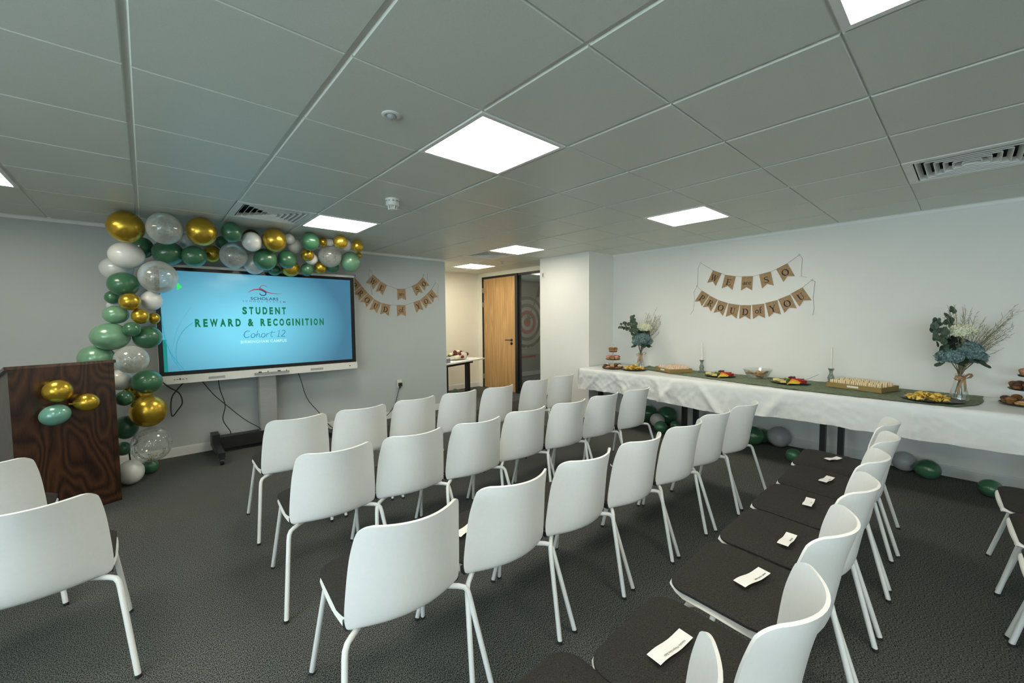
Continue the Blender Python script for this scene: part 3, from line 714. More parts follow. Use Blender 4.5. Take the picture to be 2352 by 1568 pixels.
# stand
b = MB(); lbox(b, .955, 1.125, 5.46, 5.53, .14, 1.5); b.build('column', M['silver'], S0, smooth=0)
b = MB(); lbox(b, .945, .962, 5.47, 5.55, .14, 1.5); lbox(b, 1.12, 1.135, 5.47, 5.55, .14, 1.5); b.build('column_rail', M['grey'], S0, smooth=0)
b = MB(); lbox(b, .72, 1.40, 5.45, 5.47, 1.15, 1.75); b.build('mount_plate', M['black'], S0, smooth=0)
b = MB(); lbox(b, .52, 1.60, 5.44, 5.56, .045, .175); b.build('base_beam', M['black'], S0, smooth=0)
for fx in (.52, 1.60):
    b = MB(); b.prism([(fx-.03-ox, 4.98-oy), (fx+.03-ox, 4.98-oy), (fx+.035-ox, 5.58-oy), (fx-.035-ox, 5.58-oy)], .075, .125); lbox(b, fx-.035, fx+.035, 5.40, 5.58, .125, .22)
    ft = b.build('foot_rail', M['black'], S0, smooth=0)
    for fy in (5.0, 5.60):
        c = MB(); c.T = Matrix.Translation(L(fx, fy, .038)) @ Matrix.Rotation(PI/2, 4, 'Y'); c.lathe([(.012, -.016), (.036, -.016), (.036, .016), (.012, .016)], 18); c.T = None
        lbox(c, fx-.022, fx+.022, fy-.03, fy+.03, .05, .08); c.build('caster', M['black_plastic'], ft)
# cables
def cable(nm, pts, r, label, mt='black_plastic', parent=None):
    P = pts; n = len(P)-1
    q = [interp(P, n*i/36.) for i in range(37)]; o = q[-1]
    ob = MB().tube(q, r, 6).build(nm, M[mt], parent, tuple(o) if not parent else None)
    if not parent: tag(ob, label, 'cable')
    return ob
cable('power_cable', [(.42, 5.50, .83), (.52, 5.5, .66), (.637, 5.5, .516), (.80, 5.49, .33), (.93, 5.465, .22), (.95, 5.45, .185)], .005, 'black cable hanging diagonally from the screen to its column foot')
cable('power_cable', [(.575, 5.50, .83), (.585, 5.5, .70), (.625, 5.5, .518), (.60, 5.5, .36), (.66, 5.5, .22), (.665, 5.5, .185)], .005, 'black cable dropping from the screen straight to the stand beam')
cable('power_cable', [(1.375, 5.52, .83), (1.42, 5.56, .72), (1.50, 5.6, .456), (1.65, 5.6, .237), (1.79, 5.6, .03), (1.95, 5.6, .008), (2.25, 5.58, .008), (2.5, 5.6, .03), (2.68, 5.63, .16), (2.755, 5.635, .346), (2.79, 5.63, .47)], .0045, 'black mains lead running from the screen to the wall socket plug')
cable('loose_cable', [(.30, 5.50, .84), (.22, 5.5, .74), (.17, 5.49, .65), (.165, 5.45, .48), (.215, 5.38, .55), (.25, 5.36, .62), (.23, 5.34, .72), (.15, 5.30, .80), (.10, 5.28, .86)], .006, 'looped black cable behind the large gold balloon of the garland')
cable('loose_cable', [(-.19, 5.22, .86), (-.13, 5.20, .93), (-.06, 5.20, .78), (-.105, 5.2, .60), (-.125, 5.2, .40), (-.10, 5.2, .32), (-.16, 5.2, .26), (-.15, 5.22, .05)], .006, 'black cable threaded down between the lower garland balloons beside the lectern')
t = thing('wall_socket', 'white double wall socket with black plug low on the screen wall', 'socket', (2.797, YS, .50))
MB().rbox(-.042, .042, -.012, 0, -.058, .058, .005).build('face_plate', M['off_white'], t)
MB().box(-.018, .018, -.014, -.012, .025, .05).build('switch', M['off_white'], t, smooth=0)
t = thing('mains_plug', 'black mains plug pushed into the wall socket under the banner', 'plug', (2.797, YS-.013, .49))
MB().rbox(-.025, .025, -.035, 0, -.03, .022, .008).build('plug_body', M['black_plastic'], t)
MB().tube([(0, -.018, -.03), (-.004, -.016, -.06)], .007, 8).build('strain_relief', M['black_plastic'], t)

# ------------------------------------------------------------------ lectern
LEC = thing('lectern', 'dark mahogany lectern with balloons on its front at the left edge', 'lectern', (-.201, 4.575, 0), math.radians(20))
W_, D_, Hh = .55, .46, 1.128      # local: x from -W_ to 0 along the front, y away from the audience
MB().box(-W_, 0, 0, .022, 0, Hh).build('front_panel', M['mahogany'], LEC, smooth=0)
for xx in (-W_+.0005, -.0225):
    b = MB(); b.add([(xx, .022, 0), (xx+.022, .022, 0), (xx+.022, D_, 0), (xx, D_, 0), (xx, .022, Hh), (xx+.022, .022, Hh), (xx+.022, D_, Hh-.13), (xx, D_, Hh-.13)],
                    [(0, 3, 2, 1), (4, 5, 6, 7), (0, 1, 5, 4), (1, 2, 6, 5), (2, 3, 7, 6), (3, 0, 4, 7)]); b.build('side_panel', M['mahogany'], LEC, smooth=0)
b = MB(); ang = -math.atan2(.13, D_-.02); b.T = Matrix.Translation((0, -.004, Hh+.001)) @ Matrix.Rotation(ang, 4, 'X'); b.box(-W_-.015, .014, 0, D_+.03, 0, .022); b.build('top_board', M['mahogany'], LEC, smooth=0)
MB().box(-W_+.022, -.022, .05, D_-.02, .62, .64).build('inner_shelf', M['mahogany'], LEC, smooth=0)
MB().box(-.030, -.024, -.003, .001, 0, Hh-.005).build('edge_strip', M['mahogany'], LEC, smooth=0)

# ------------------------------------------------------------------ balloons
BM = dict(gold='gold', bronze='bronze', green='green', sage='sage', white='white_latex', pearl='pearl', confetti='clear_latex', clear_confetti='veryclear', grey='grey_latex', mint='mint')
def balloon(x, y, z, rv, rh, kind, label, group, toward=None, knot=True, tear=.12, tilt=0):
    """toward: world direction (2-D) the neck points to"""
    if toward is None: toward = Vector((x, y, 0)).normalized()
    rz = math.atan2(toward[1], toward[0])-PI/2
    rd = (rv+rh)/2
    b = MB().ball((0, 0, 0), rh, rd, rv, 28, 18, tear)
    o = b.build('balloon', M[BM[kind]], smooth=80); o.location = (x, y, z); o.rotation_euler = (0, tilt, rz); tag(o, label, 'balloon', group)
    if knot:
        k = MB(); ly = rd*(1+tear); k.T = Matrix.Translation((0, ly-.006, 0)) @ Matrix.Rotation(-PI/2, 4, 'X'); k.lathe([(.011, 0), (.005, .008), (.005, .012), (.010, .020), (.003, .021)], 10)
        k.build('knot', M[BM[kind]], o)
    if 'confetti' in kind:
        c = MB(); rng = random.Random(int(x*1000+z*977))
        for i in range(85):
            low = rng.random() < .55
            ph = rng.uniform(0, 2*PI); th = math.asin(rng.uniform(-1, -.55)) if low else math.asin(rng.uniform(-.9, .9))
            d = Vector((math.cos(th)*math.cos(ph)*rh, math.cos(th)*math.sin(ph)*rd, math.sin(th)*rv))*.955
            n = d.normalized(); u = n.cross(Vector((rng.random(), rng.random(), 1))).normalized(); v = n.cross(u); s = rng.uniform(.004, .0085)
            c.add([d+u*s+v*s*.6, d-u*s+v*s*.6, d-u*s-v*s*.6, d+u*s-v*s*.6], [(0, 1, 2, 3)])
        co = c.build('confetti', M['foil'], o, smooth=0); co['kind'] = 'stuff'
    return o
G = 'balloons of the garland around the screen'
GARLAND = [
('gold',-0.088,4.882,2.269,0.133,0.128,'largest gold balloon at the top corner where the garland turns'),
('confetti',0.164,4.748,2.267,0.136,0.128,'big confetti balloon touching the ceiling between two large gold balloons'),
('gold',0.424,4.744,2.275,0.128,0.119,'large gold balloon right of the ceiling-high confetti balloon'),
('white',-0.097,5.080,2.048,0.118,0.127,'large white balloon directly under the corner gold balloon'),
('pearl',-0.174,5.280,1.943,0.109,0.121,'pale pearly balloon half hidden behind the upper white balloon'),
('confetti',0.110,5.020,1.864,0.149,0.145,'big oval confetti balloon overlapping the upper left corner of the screen'),
('green',0.015,5.300,2.158,0.099,0.085,'dark green balloon tucked behind the corner confetti balloon'),
('green',0.193,5.147,2.107,0.113,0.126,'green balloon hanging below the ceiling-high confetti balloon'),
('green',0.386,5.076,2.086,0.102,0.103,'green balloon over the top left edge of the screen frame'),
('gold',0.547,5.250,2.146,0.088,0.079,'gold balloon half hidden behind the clear balloon on the top row'),
('green',-0.129,5.080,1.790,0.106,0.113,'green balloon under the upper white pair on the left column'),
('green',-0.211,5.208,1.675,0.059,0.056,'small dark green balloon peeping out beside a small gold one'),
('gold',-0.091,4.980,1.631,0.077,0.076,'small gold balloon at the middle of the left column'),
('white',0.054,5.100,1.649,0.092,0.082,'white balloon against the left screen edge under the oval confetti balloon'),
('white',-0.184,5.312,1.599,0.084,0.076,'white balloon mostly hidden behind the middle small gold balloon'),
('sage',-0.190,5.060,1.517,0.080,0.089,'pearly sage balloon left of the dark gold pair'),
('gold',-0.028,5.000,1.502,0.069,0.064,'larger one of the joined dark gold pair on the left column'),
('gold',0.064,5.080,1.484,0.052,0.046,'smaller one of the joined dark gold pair, at the screen edge'),
('sage',-0.232,5.044,1.323,0.119,0.134,'largest pearly sage balloon on the left column above the lectern'),
('green',-0.089,4.960,1.386,0.065,0.062,'small green balloon in front between the two big green ones'),
('green',0.011,5.090,1.309,0.105,0.109,'green balloon at the left screen edge below the dark gold pair'),
('sage',-0.331,5.127,1.132,0.119,0.124,'pearly sage balloon peeping above the lectern top'),
('confetti',-0.104,4.980,1.116,0.124,0.122,'confetti balloon just past the right corner of the lectern top'),
('white',-0.190,5.112,0.929,0.094,0.085,'white balloon between the lectern side and the lower green balloon'),
('green',-0.009,5.020,0.901,0.108,0.113,'green balloon at the lower left corner of the screen'),
('gold',-0.132,5.160,0.816,0.055,0.047,'small gold balloon behind the little green balloon by the lectern'),
('gold',-0.054,5.258,0.761,0.095,0.086,'gold balloon showing only behind the big lower gold balloon'),
('green',-0.165,5.000,0.772,0.066,0.067,'small dark green balloon jutting out from behind the lectern'),
('gold',-0.011,5.000,0.632,0.144,0.138,'biggest lower gold balloon under the screen corner with reflections'),
('green',-0.173,5.150,0.483,0.108,0.092,'green balloon between the lectern and the big lower gold balloon'),
('clear_confetti',-0.001,5.000,0.321,0.159,0.151,'biggest clear balloon with gold flakes near the floor'),
('green',-0.200,5.180,0.282,0.062,0.057,'small green balloon low beside the lectern edge'),
('white',-0.153,4.950,0.112,0.107,0.097,'white balloon resting on the carpet beside the lectern'),
('green',-0.019,5.200,0.067,0.067,0.061,'dark green balloon on the carpet under the clear balloon'),
('green',0.660,4.789,2.307,0.095,0.085,'dark green balloon at the ceiling right of the second large gold one'),
('bronze',0.857,4.985,2.331,0.063,0.074,'dark bronze balloon in shadow above the top row white balloon'),
('white',0.840,4.860,2.249,0.096,0.091,'white balloon on the top row under the ceiling vent'),
('gold',1.032,4.824,2.282,0.121,0.110,'large gold balloon at the middle of the top row'),
('confetti',0.708,5.075,2.123,0.131,0.122,'clear confetti balloon in the lower line of the top row'),
('pearl',0.908,5.182,2.071,0.117,0.106,'pale pearly balloon hanging over the top bezel of the screen'),
('green',0.974,4.984,2.098,0.114,0.109,'green balloon in front of the pearly one over the screen top'),
('green',1.198,5.056,2.126,0.101,0.095,'green balloon under the middle white ones of the top row'),
('gold',1.268,5.204,2.050,0.095,0.095,'dull gold balloon hanging behind a green one over the bezel'),
('white',1.279,5.062,2.282,0.084,0.078,'round white balloon right of the middle large gold balloon'),
('white',1.206,4.968,2.336,0.057,0.061,'small white balloon half hidden at the ceiling behind the large gold one'),
('green',1.113,5.260,2.023,0.059,0.067,'small dark green balloon just above the screen bezel middle'),
('green',1.374,4.805,2.306,0.096,0.091,'green balloon touching the ceiling on the right half of the top row'),
('gold',1.391,4.980,2.188,0.071,0.069,'small bright gold balloon with a white one behind it, lower right row'),
('white',1.463,5.100,2.158,0.065,0.067,'small white balloon behind the lower bright gold balloon'),
('green',1.423,5.140,2.039,0.073,0.067,'small green balloon over the screen top, right half'),
('gold',1.579,5.168,2.075,0.074,0.069,'small gold balloon under the right hand clear balloon'),
('confetti',1.661,5.065,2.209,0.133,0.127,'round clear confetti balloon near the right end of the top row'),
('green',1.736,5.220,2.096,0.064,0.077,'dark green balloon half hidden below the right hand clear balloon'),
('sage',1.913,5.100,2.167,0.124,0.115,'pearly sage balloon ending the garland at the right'),
('gold',1.546,4.945,2.340,0.052,0.048,'small gold balloon behind the ceiling-high green one, right half'),
('white',1.633,4.979,2.350,0.045,0.054,'small white balloon high between the right end gold balloons'),
('gold',1.668,4.728,2.325,0.076,0.075,'bright gold balloon at the ceiling near the right end'),
('white',1.798,4.914,2.334,0.066,0.065,'white balloon behind the bright gold one at the right end'),
('gold',1.901,4.836,2.320,0.075,0.066,'last gold balloon at the upper right end of the garland'),
('gold',2.081,5.260,2.282,0.041,0.036,'tiny gold balloon behind the last gold one at the right end'),
('green',0.639,5.300,2.284,0.063,0.059,'dark green balloon in shadow behind the top row, left half'),
('pearl',0.340,5.260,2.256,0.074,0.067,'pale balloon in the gap below the two large gold balloons')]
for kd, x, y, z, rv, rh, lab in GARLAND: balloon(x, y, z, rv, rh, kd, lab, G, tear=.10)
n_ = Vector((math.sin(math.radians(20)), -math.cos(math.radians(20)), 0))
u_ = Vector((math.cos(math.radians(20)), math.sin(math.radians(20)), 0))
balloon(-.490, 4.375, .957, .080, .080, 'gold', 'upper gold balloon of the trio stuck on the lectern front', 'balloon trio on the lectern', toward=(-n_.x, -n_.y))
balloon(-.350, 4.423, .848, .067, .068, 'gold', 'right gold balloon of the trio, its neck pointing to the centre', 'balloon trio on the lectern', toward=(-u_.x-.3*n_.x, -u_.y-.3*n_.y), tear=.2)
balloon(-.510, 4.365, .788, .074, .084, 'mint', 'mint green balloon of the trio stuck on the lectern front', 'balloon trio on the lectern', toward=(-n_.x, -n_.y), tilt=-.35)
FL = [('green', 5.231, 2.968, .109, 'dark green balloon under the food table, farthest of the cluster at the wall'), ('green', 5.21, 2.69, .124, 'largest dark green balloon under the food table beside the table legs'),
 ('grey', 5.002, 2.71, .092, 'pale balloon in the middle of the under-table cluster'), ('green', 4.767, 2.535, .077, 'small green balloon in front of the under-table cluster'),
 ('green', 5.03, 2.48, .062, 'smallest green balloon of the under-table cluster by the legs'), ('green', 5.094, 1.592, .104, 'green balloon just right of the third row end chair'),
 ('green', 5.25, 1.545, .080, 'green balloon between another green one and the grey one under the table'), ('grey', 5.215, 1.368, .112, 'grey balloon with its knot down under the middle of the table'),
 ('green', 4.777, 1.127, .065, 'small green balloon behind the far seat pad of the fourth row'), ('grey', 5.245, .359, .088, 'grey balloon against the skirting under the far table'),
 ('green', 5.135, .198, .085, 'green balloon on the dark carpet next to the grey one'), ('green', 4.971, -.162, .070, 'green balloon beside the seats at the right picture edge'),
 ('green', 4.351, 6.489, .066, 'green balloon on the alcove carpet under the desk')]
for kd, x, y, r, lab in FL:
    balloon(x, y, r, r, r*1.05, kd, lab, 'loose balloons on the carpet', toward=(random.uniform(-1, 1), random.uniform(-1, 1)), tear=.10)

# ------------------------------------------------------------------ bunting
def glyph(chr_):
    """strokes (pts, width) in a unit-high letter, width returned; serif style"""
    T, N = .17, .065
    bar = lambda x0, x1, y, w=N: ([(x0, y), (x1, y)], w)
    G_ = {
     'E': ([([(.2, 0), (.2, 1)], T), bar(.02, .7, .97), bar(.02, .74, .03), bar(.2, .55, .52), ([(.69, 1), (.66, .76)], .07), ([(.74, 0), (.71, .26)], .07), ([(.54, .63), (.54, .41)], .06)], .78),
     'P': ([([(.2, 0), (.2, 1)], T), bar(.02, .42, .97), bar(.02, .40, .03), (arc(.38, .735, .30, .235, 90, -90, 12), [N]+[.13]*11+[N])], .72),
     'R': ([([(.2, 0), (.2, 1)], T), bar(.02, .42, .97), bar(.02, .40, .03), (arc(.38, .745, .28, .225, 90, -90, 12), [N]+[.13]*11+[N]), ([(.40, .5), (.62, .18), (.86, .03)], .14)], .86),
     'O': ([(arc(.45, .5, .38, .46, 0, 360, 28), [.07+.11*abs(math.cos(2*PI*i/28)) for i in range(29)])], .9),
     'U': ([([(.2, 1), (.2, .36), (.25, .14), (.44, .035), (.62, .12), (.69, .34), (.69, 1)], [T, T, .14, .09, .06, .06, .06]), bar(.02, .38, .97), bar(.55, .84, .97)], .86),
     'D': ([([(.2, 0), (.2, 1)], T), bar(.02, .40, .97), bar(.02, .40, .03), (arc(.38, .5, .44, .47, 90, -90, 16), [N]+[.15]*15+[N])], .88),
     'Y': ([([(.10, .97), (.43, .45)], .16), ([(.78, .97), (.43, .45)], .07), ([(.43, .5), (.43, 0)], T), bar(0, .28, .97), bar(.64, .90, .97), bar(.26, .60, .03)], .9),
     'W': ([([(.10, .97), (.33, .02)], .15), ([(.33, .02), (.56, .97)], .06), ([(.52, .97), (.76, .02)], .15), ([(.76, .02), (1.0, .97)], .06), bar(0, .24, .97), bar(.42, .66, .97), bar(.9, 1.1, .97)], 1.1),
     'S': ([([(.60, .74), (.56, .90), (.38, .965), (.20, .90), (.14, .76), (.22, .62), (.40, .52), (.58, .40), (.64, .25), (.56, .10), (.36, .035), (.16, .10), (.10, .28)], [.03, .07, .08, .10, .13, .15, .16, .15, .13, .10, .08, .07, .03]), ([(.60, .72), (.60, .97)], .04), ([(.10, .03), (.10, .28)], .04)], .74),
     'a': ([(arc(.24, .19, .17, .16, 0, 360, 14), .09), ([(.42, .04), (.42, .42), (.34, .52), (.18, .52), (.10, .44)], [.12, .12, .08, .06, .08]), bar(.40, .54, .03)], .56),
     'r': ([([(.14, 0), (.14, .52)], .12), bar(.02, .28, .03, .05), bar(.03, .14, .51, .05), ([(.14, .36), (.24, .50), (.38, .50)], [.05, .07, .12])], .42),
     'e': ([(arc(.26, .27, .19, .24, 10, 330, 16), .08), bar(.09, .45, .30, .05)], .50),
     'o': ([(arc(.28, .27, .21, .24, 0, 360, 18), .09)], .56),
     'f': ([([(.16, 0), (.16, .78), (.24, .94), (.40, .92)], [.12, .12, .07, .10]), bar(.02, .34, .50, .05), bar(.04, .30, .03, .05)], .40)}
    return G_[chr_]
def banner(label, group, org, mp, flags, A, B, tl, tr, hooks):
    """mp maps (a, z, offset off the wall) to 3-D"""
    t = thing('letter_banner', label, 'banner', org, 0, group)
    P = lambda a, z, o: tuple(Vector(mp(a, z, o))-Vector(org))
    line = list(reversed(tl))+[A]
    for _, a, b in flags: line += [a, b]
    line += [B]+tr
    MB().tube([P(a, z, .006) for a, z in line], .0016, 5).build('string', M['twine'], t)
    for (a, z) in hooks:
        mb = MB(); c = Vector(P(a, z, .0115)); mb.ball(tuple(c), .010, .010, .012, 10, 6); mb.build('adhesive_hook', M['off_white'], t)
    for txt, a, b in flags:
        A2, B2 = Vector(a), Vector(b); u = B2-A2; w = u.length; u.normalize(); v = Vector((-u.y, u.x)); v = v if v.y > 0 else -v
        f = lambda x, y, o=.005: P(*(A2+u*x+v*y), o)
        h = .165
        mb = MB(); pts = [(0, 0), (w, 0), (w, -h), (w/2, -h+.038), (0, -h)]
        mb.add([f(x, y, .0045) for x, y in pts]+[f(x, y, .006) for x, y in pts], [(0, 1, 2, 3), (0, 3, 4), (5, 8, 7, 6), (5, 9, 8)]+[(i, (i+1) % 5, 5+(i+1) % 5, 5+i) for i in range(5)])
        fo = mb.build('flag', M['kraft'], t, smooth=0)
        size = .074 if len(txt) == 1 else (.062 if txt == 'are' else .078); S_ = [glyph(c) for c in txt]; tw = sum(g[1] for g in S_)*size; x = w/2-tw/2
        mb = MB()
        for g, adv in S_:
            for pts, wd_ in g:
                ws = [q*size for q in wd_] if isinstance(wd_, list) else wd_*size
                ribbon(mb, [(x+px*size, -h*.48-size*(.5 if len(txt) == 1 else .32)+py*size) for px, py in pts], ws, lambda px, py: f(px, py, .0068))
            x += adv*size
        mb.build('letter', M['ink'], fo, smooth=0)
    return t
mr = lambda a, z, o: (XR-o, a, z); ms_ = lambda a, z, o: (a, YS-o, z)
banner('kraft flag banner reading WE are SO on the wall above the food table', 'kraft letter banners', (XR, 1.78, 1.93), mr,
 [('W', (2.173, 2.038), (2.067, 1.991)), ('E', (2.028, 1.969), (1.902, 1.941)), ('are', (1.835, 1.933), (1.714, 1.928)), ('S', (1.65, 1.94), (1.532, 1.965)), ('O', (1.478, 1.987), (1.37, 2.041))],
 (2.325, 2.147), (1.262, 2.121), [(2.358, 2.086), (2.361, 1.86)], [(1.233, 2.081), (1.239, 1.887), (1.19, 1.872)], [(2.325, 2.147), (1.262, 2.121)])
banner('kraft flag banner reading PROUD of YOU on the wall above the food table', 'kraft letter banners', (XR, 1.78, 1.59), mr,
 [('P', (2.306, 1.793), (2.212, 1.731)), ('R', (2.207, 1.723), (2.107, 1.666)), ('O', (2.099, 1.661), (1.988, 1.622)), ('U', (1.979, 1.617), (1.854, 1.594)), ('D', (1.848, 1.591), (1.727, 1.587)),
  ('of', (1.716, 1.59), (1.59, 1.6)), ('Y', (1.578, 1.608), (1.459, 1.637)), ('O', (1.45, 1.644), (1.335, 1.693)), ('U', (1.33, 1.702), (1.222, 1.766))],
 (2.369, 1.852), (1.141, 1.84), [(2.407, 1.78), (2.397, 1.685), (2.411, 1.545), (2.45, 1.486)], [(1.112, 1.825), (1.125, 1.66), (1.114, 1.531), (1.123, 1.464)], [(2.369, 1.852), (1.141, 1.84)])
banner('kraft flag banner reading WE are SO beside the big screen', 'kraft letter banners', (2.86, YS, 1.9), ms_,
 [('W', (2.432, 2.094), (2.533, 2.008)), ('E', (2.534, 2.001), (2.637, 1.953)), ('are', (2.794, 1.905), (2.927, 1.911)), ('S', (3.035, 1.955), (3.144, 2.011)), ('O', (3.142, 2.015), (3.227, 2.098))],
 (2.39, 2.158), (3.25, 2.155), [(2.371, 2.107), (2.38, 2.038), (2.391, 1.934), (2.413, 1.808)], [(3.307, 2.163), (3.301, 2.085), (3.322, 2.04)], [(2.39, 2.158), (3.25, 2.155)])
banner('kraft flag banner reading PROUD of YOU partly hidden by the big screen', 'kraft letter banners', (2.86, YS, 1.66), ms_,
 [('P', (2.175, 2.030), (2.261, 1.931)), ('R', (2.264, 1.921), (2.345, 1.834)), ('O', (2.348, 1.827), (2.433, 1.752)), ('U', (2.438, 1.742), (2.543, 1.694)), ('D', (2.553, 1.691), (2.682, 1.668)),
  ('of', (2.785, 1.666), (2.922, 1.668)), ('Y', (3.054, 1.712), (3.167, 1.752)), ('O', (3.174, 1.756), (3.278, 1.833)), ('U', (3.287, 1.841), (3.378, 1.926))],
 (2.160, 2.061), (3.453, 2.035), [(2.15, 2.0)], [(3.507, 2.002), (3.486, 1.899), (3.497, 1.748)], [(2.19, 2.062), (3.453, 2.035)])

# ------------------------------------------------------------------ food tables, cloth, runner
TZ = .752
def make_table():
    t = thing('folding_table', '', 'table', (0, 0, 0), 0, 'tables under the white cloth')
    MB().rbox(-.39, .39, -.69, .69, .715, .74, .03).build('tabletop', M['off_white'], t)
    for s in (-1, 1):
        b = MB(); b.box(-.035, .035, s*.625-.022, s*.625+.022, .03, .70); lg = b.build('leg', M['black'], t, smooth=0)
        MB().box(-.30, .30, s*.625-.025, s*.625+.025, .008, .035).build('foot_bar', M['black'], lg, smooth=0)
        MB().box(-.30, .30, s*.625-.02, s*.625+.02, .69, .715).build('support_bar', M['black'], lg, smooth=0)
    b = MB(); b.box(-.02, .02, -.60, .60, .62, .66); b.build('stretcher', M['black'], t, smooth=0)
    return t
TX = 4.925
tb = make_table(); tb.location = (TX, 2.935, 0); tb['label'] = 'black-legged table under the cloth end next to the pillar'
dup(tb, (TX, 1.545, 0), 0, 'black-legged table under the middle stretch of the white cloth')
dup(tb, (TX, .155, 0), 0, 'black-legged table under the cloth at the right picture edge')
def fold(y, z):
    """gathers of the plastic cloth: sharp-ish diagonal creases"""
    d = (TZ-z)/.28
    a = 0
    for (y0, sl, am, wd_) in ((3.42, .5, .020, .05), (3.05, -.9, .026, .05), (2.72, .7, .024, .045), (2.50, -.7, .034, .05), (2.22, .8, .040, .05), (2.0, -1.0, .026, .045), (1.60, .25, .016, .04), (1.12, .9, .020, .05), (.80, .1, .012, .03), (.30, -.2, .010, .04), (3.25, 1.1, .02, .03), (2.36, .2, .02, .03)):
        q = (y-y0-sl*d*.22)/wd_; a += am*math.exp(-q*q)*(.35+.65*d)
    rn_ = lambda q: 1-abs(mnoise.noise(q))*2
    k_ = .35+.65/(1+math.exp(-(y-1.9)*4))
    a += k_*(.010*(rn_((y*4+z*3, z*5-y*2, 7.7))**3)*min(1, d*2.5)+.008*(rn_((y*10-z*9, z*9+y*3, 2.1))**3)*min(1, d*3)+.006*(rn_((y*17+z*13, z*12, 5.1))**3)*min(1, d*4)+.003*mnoise.noise((y*30, z*26, 4))*min(1, d*3))
    for yc in (3.39, 3.15, 2.91, 2.67, 2.43, 2.19, 1.95, 1.71, 1.47, 1.23, .99, .75, .51, .27, .03, -.21): a += .0035*math.exp(-((y-yc)/.006)**2)
    return a
rows = []; NY = 300
for k in range(NY+1):
    y = 3.635-4.19*k/NY; r = []
    for x in (5.335, 5.2, 5.0, 4.8, 4.65, 4.58, 4.545): r.append((x, y, TZ+.002*mnoise.noise((x*5, y*5, 0))))
    r.append((4.528, y, TZ-.004)); r.append((4.520, y, TZ-.013))
    zb_ = .475+.035*mnoise.noise((y*1.1, 2.2, 0))-.05*math.exp(-((y-1.75)/.45)**2)+.012*mnoise.noise((y*7, 0, 3))
    for q in range(1, 15):
        z = TZ-.013-(TZ-.013-zb_)*q/14.; r.append((4.517-fold(y, z)-.012*q/14., y, z))
    rows.append(r)
b = MB(); b.grid(rows)
rr = []
for k in range(9):      # the short hanging corner at the pillar end
    x = 4.50+.235*k/8.; c = []
    for q in range(9):
        z = TZ-(.24+.03*math.sin(x*9))*q/8.; c.append((x-.010*q/8., 3.636+.012*math.sin(x*42+q*.4)*q/8.+.006*q/8., z))
    rr.append(c)
b.grid(rr)
o = b.build('tablecloth', M['cloth'], origin=(4.9, 1.5, TZ), smooth=70); tag(o, 'long white plastic tablecloth draped over the food tables along the wall', 'tablecloth')
# gauze runner
EDGE = [(3.02, 5.30), (2.99, 5.06), (2.916, 5.0), (2.6, 4.88), (2.33, 4.80), (1.99, 4.735), (1.59, 4.65), (1.175, 4.585), (.67, 4.545), (.317, 4.54), (.05, 4.56), (-.06, 4.75), (-.10, 4.95)]
def edge_x(y):
    for (ya, xa), (yb, xb) in zip(EDGE, EDGE[1:]):
        if ya >= y >= yb: return xa+(xb-xa)*(ya-y)/max(1e-6, ya-yb)
    return 5.0
rows = []
for k in range(161):
    y = 3.02-3.12*k/160.; e = edge_x(y)+.012*mnoise.noise((y*14, 0, 9)); r = []
    for q in range(15):
        x = e+(5.325-e)*q/14.; z = TZ+.005+.007*max(0, mnoise.noise((x*16, y*13, 5)))+.003*abs(mnoise.noise((x*40, y*40, 1)))
        if y > 2.72: z += .035*max(0, mnoise.noise((x*9, y*14, 2)))*min(1, (y-2.72)/.1)*(1 if x > 5.0 else .3)
        r.append((x, y+.01*mnoise.noise((x*9, y*9, 3)), z))
    rows.append(r)
o = MB().grid(rows).build('table_runner', M['runner'], origin=(5.0, 1.5, TZ), smooth=80); tag(o, 'crinkled sage green gauze runner laid along the white tablecloth', 'table runner')
FZ = TZ+.010
# ------------------------------------------------------------------ cake stands and cakes
def cake_mesh(kind):
    b = MB()
    if kind == 'cup':
        b.cur = 0; b.lathe([(.020, 0), (.030, .030), (.030, .032)], 16); b.cur = 1; b.lathe([(.032, .031), (.030, .042), (.018, .052), (0, .055)], 16); return b
    if kind == 'muffin':
        b.cur = 0; b.lathe([(.019, 0), (.027, .028)], 14); b.cur = 1; b.lathe([(.026, .026), (.032, .034), (.027, .048), (.012, .056), (0, .057)], 14); return b
    b.cur = 0; b.lathe([(.026, 0), (.037, .008), (.038, .018), (.026, .026)], 16); b.cur = 1; b.lathe([(.027, .0255), (.014, .031), (0, .032)], 16); return b
def cake(kind, m1, m2, x, y, z, label, group):
    o = cake_mesh(kind).build('cupcake' if kind == 'cup' else ('muffin' if kind == 'muffin' else 'biscuit_cake'), [M[m1], M[m2]], smooth=50)
    o.location = (x, y, z); o.rotation_euler = (0, 0, random.uniform(0, 6)); return tag(o, label, 'cake', group)
def stand(x, y, where, tiers, group):
    t = thing('cake_stand', 'three-tier cake stand with black round plates %s' % where, 'cake stand', (x, y, TZ), 0, 'cake stands on the food table')
    for r, z in tiers: MB().lathe([(0, z), (r*.9, z), (r, z+.010), (r*.98, z+.013), (r*.88, z+.005), (0, z+.005)], 30).build('tier_plate', M['black_plastic'], t)
    zt_ = tiers[-1][1]
    p = MB(); p.tube([(0, 0, 0), (0, 0, zt_+.055)], .0045, 8); p.build('centre_rod', M['off_white'], t)
    p = MB(); p.tube([(.026*math.cos(2*PI*i/20), 0, zt_+.078+.026*math.sin(2*PI*i/20)) for i in range(21)], .003, 6); p.build('carry_ring', M['glass'], t)
    return t
ST1 = [(.145, .004), (.100, .125), (.058, .232)]
stand(4.80, 3.27, 'at the pillar end of the food table', ST1, 'a')
g_ = 'cakes on the stand at the pillar end'
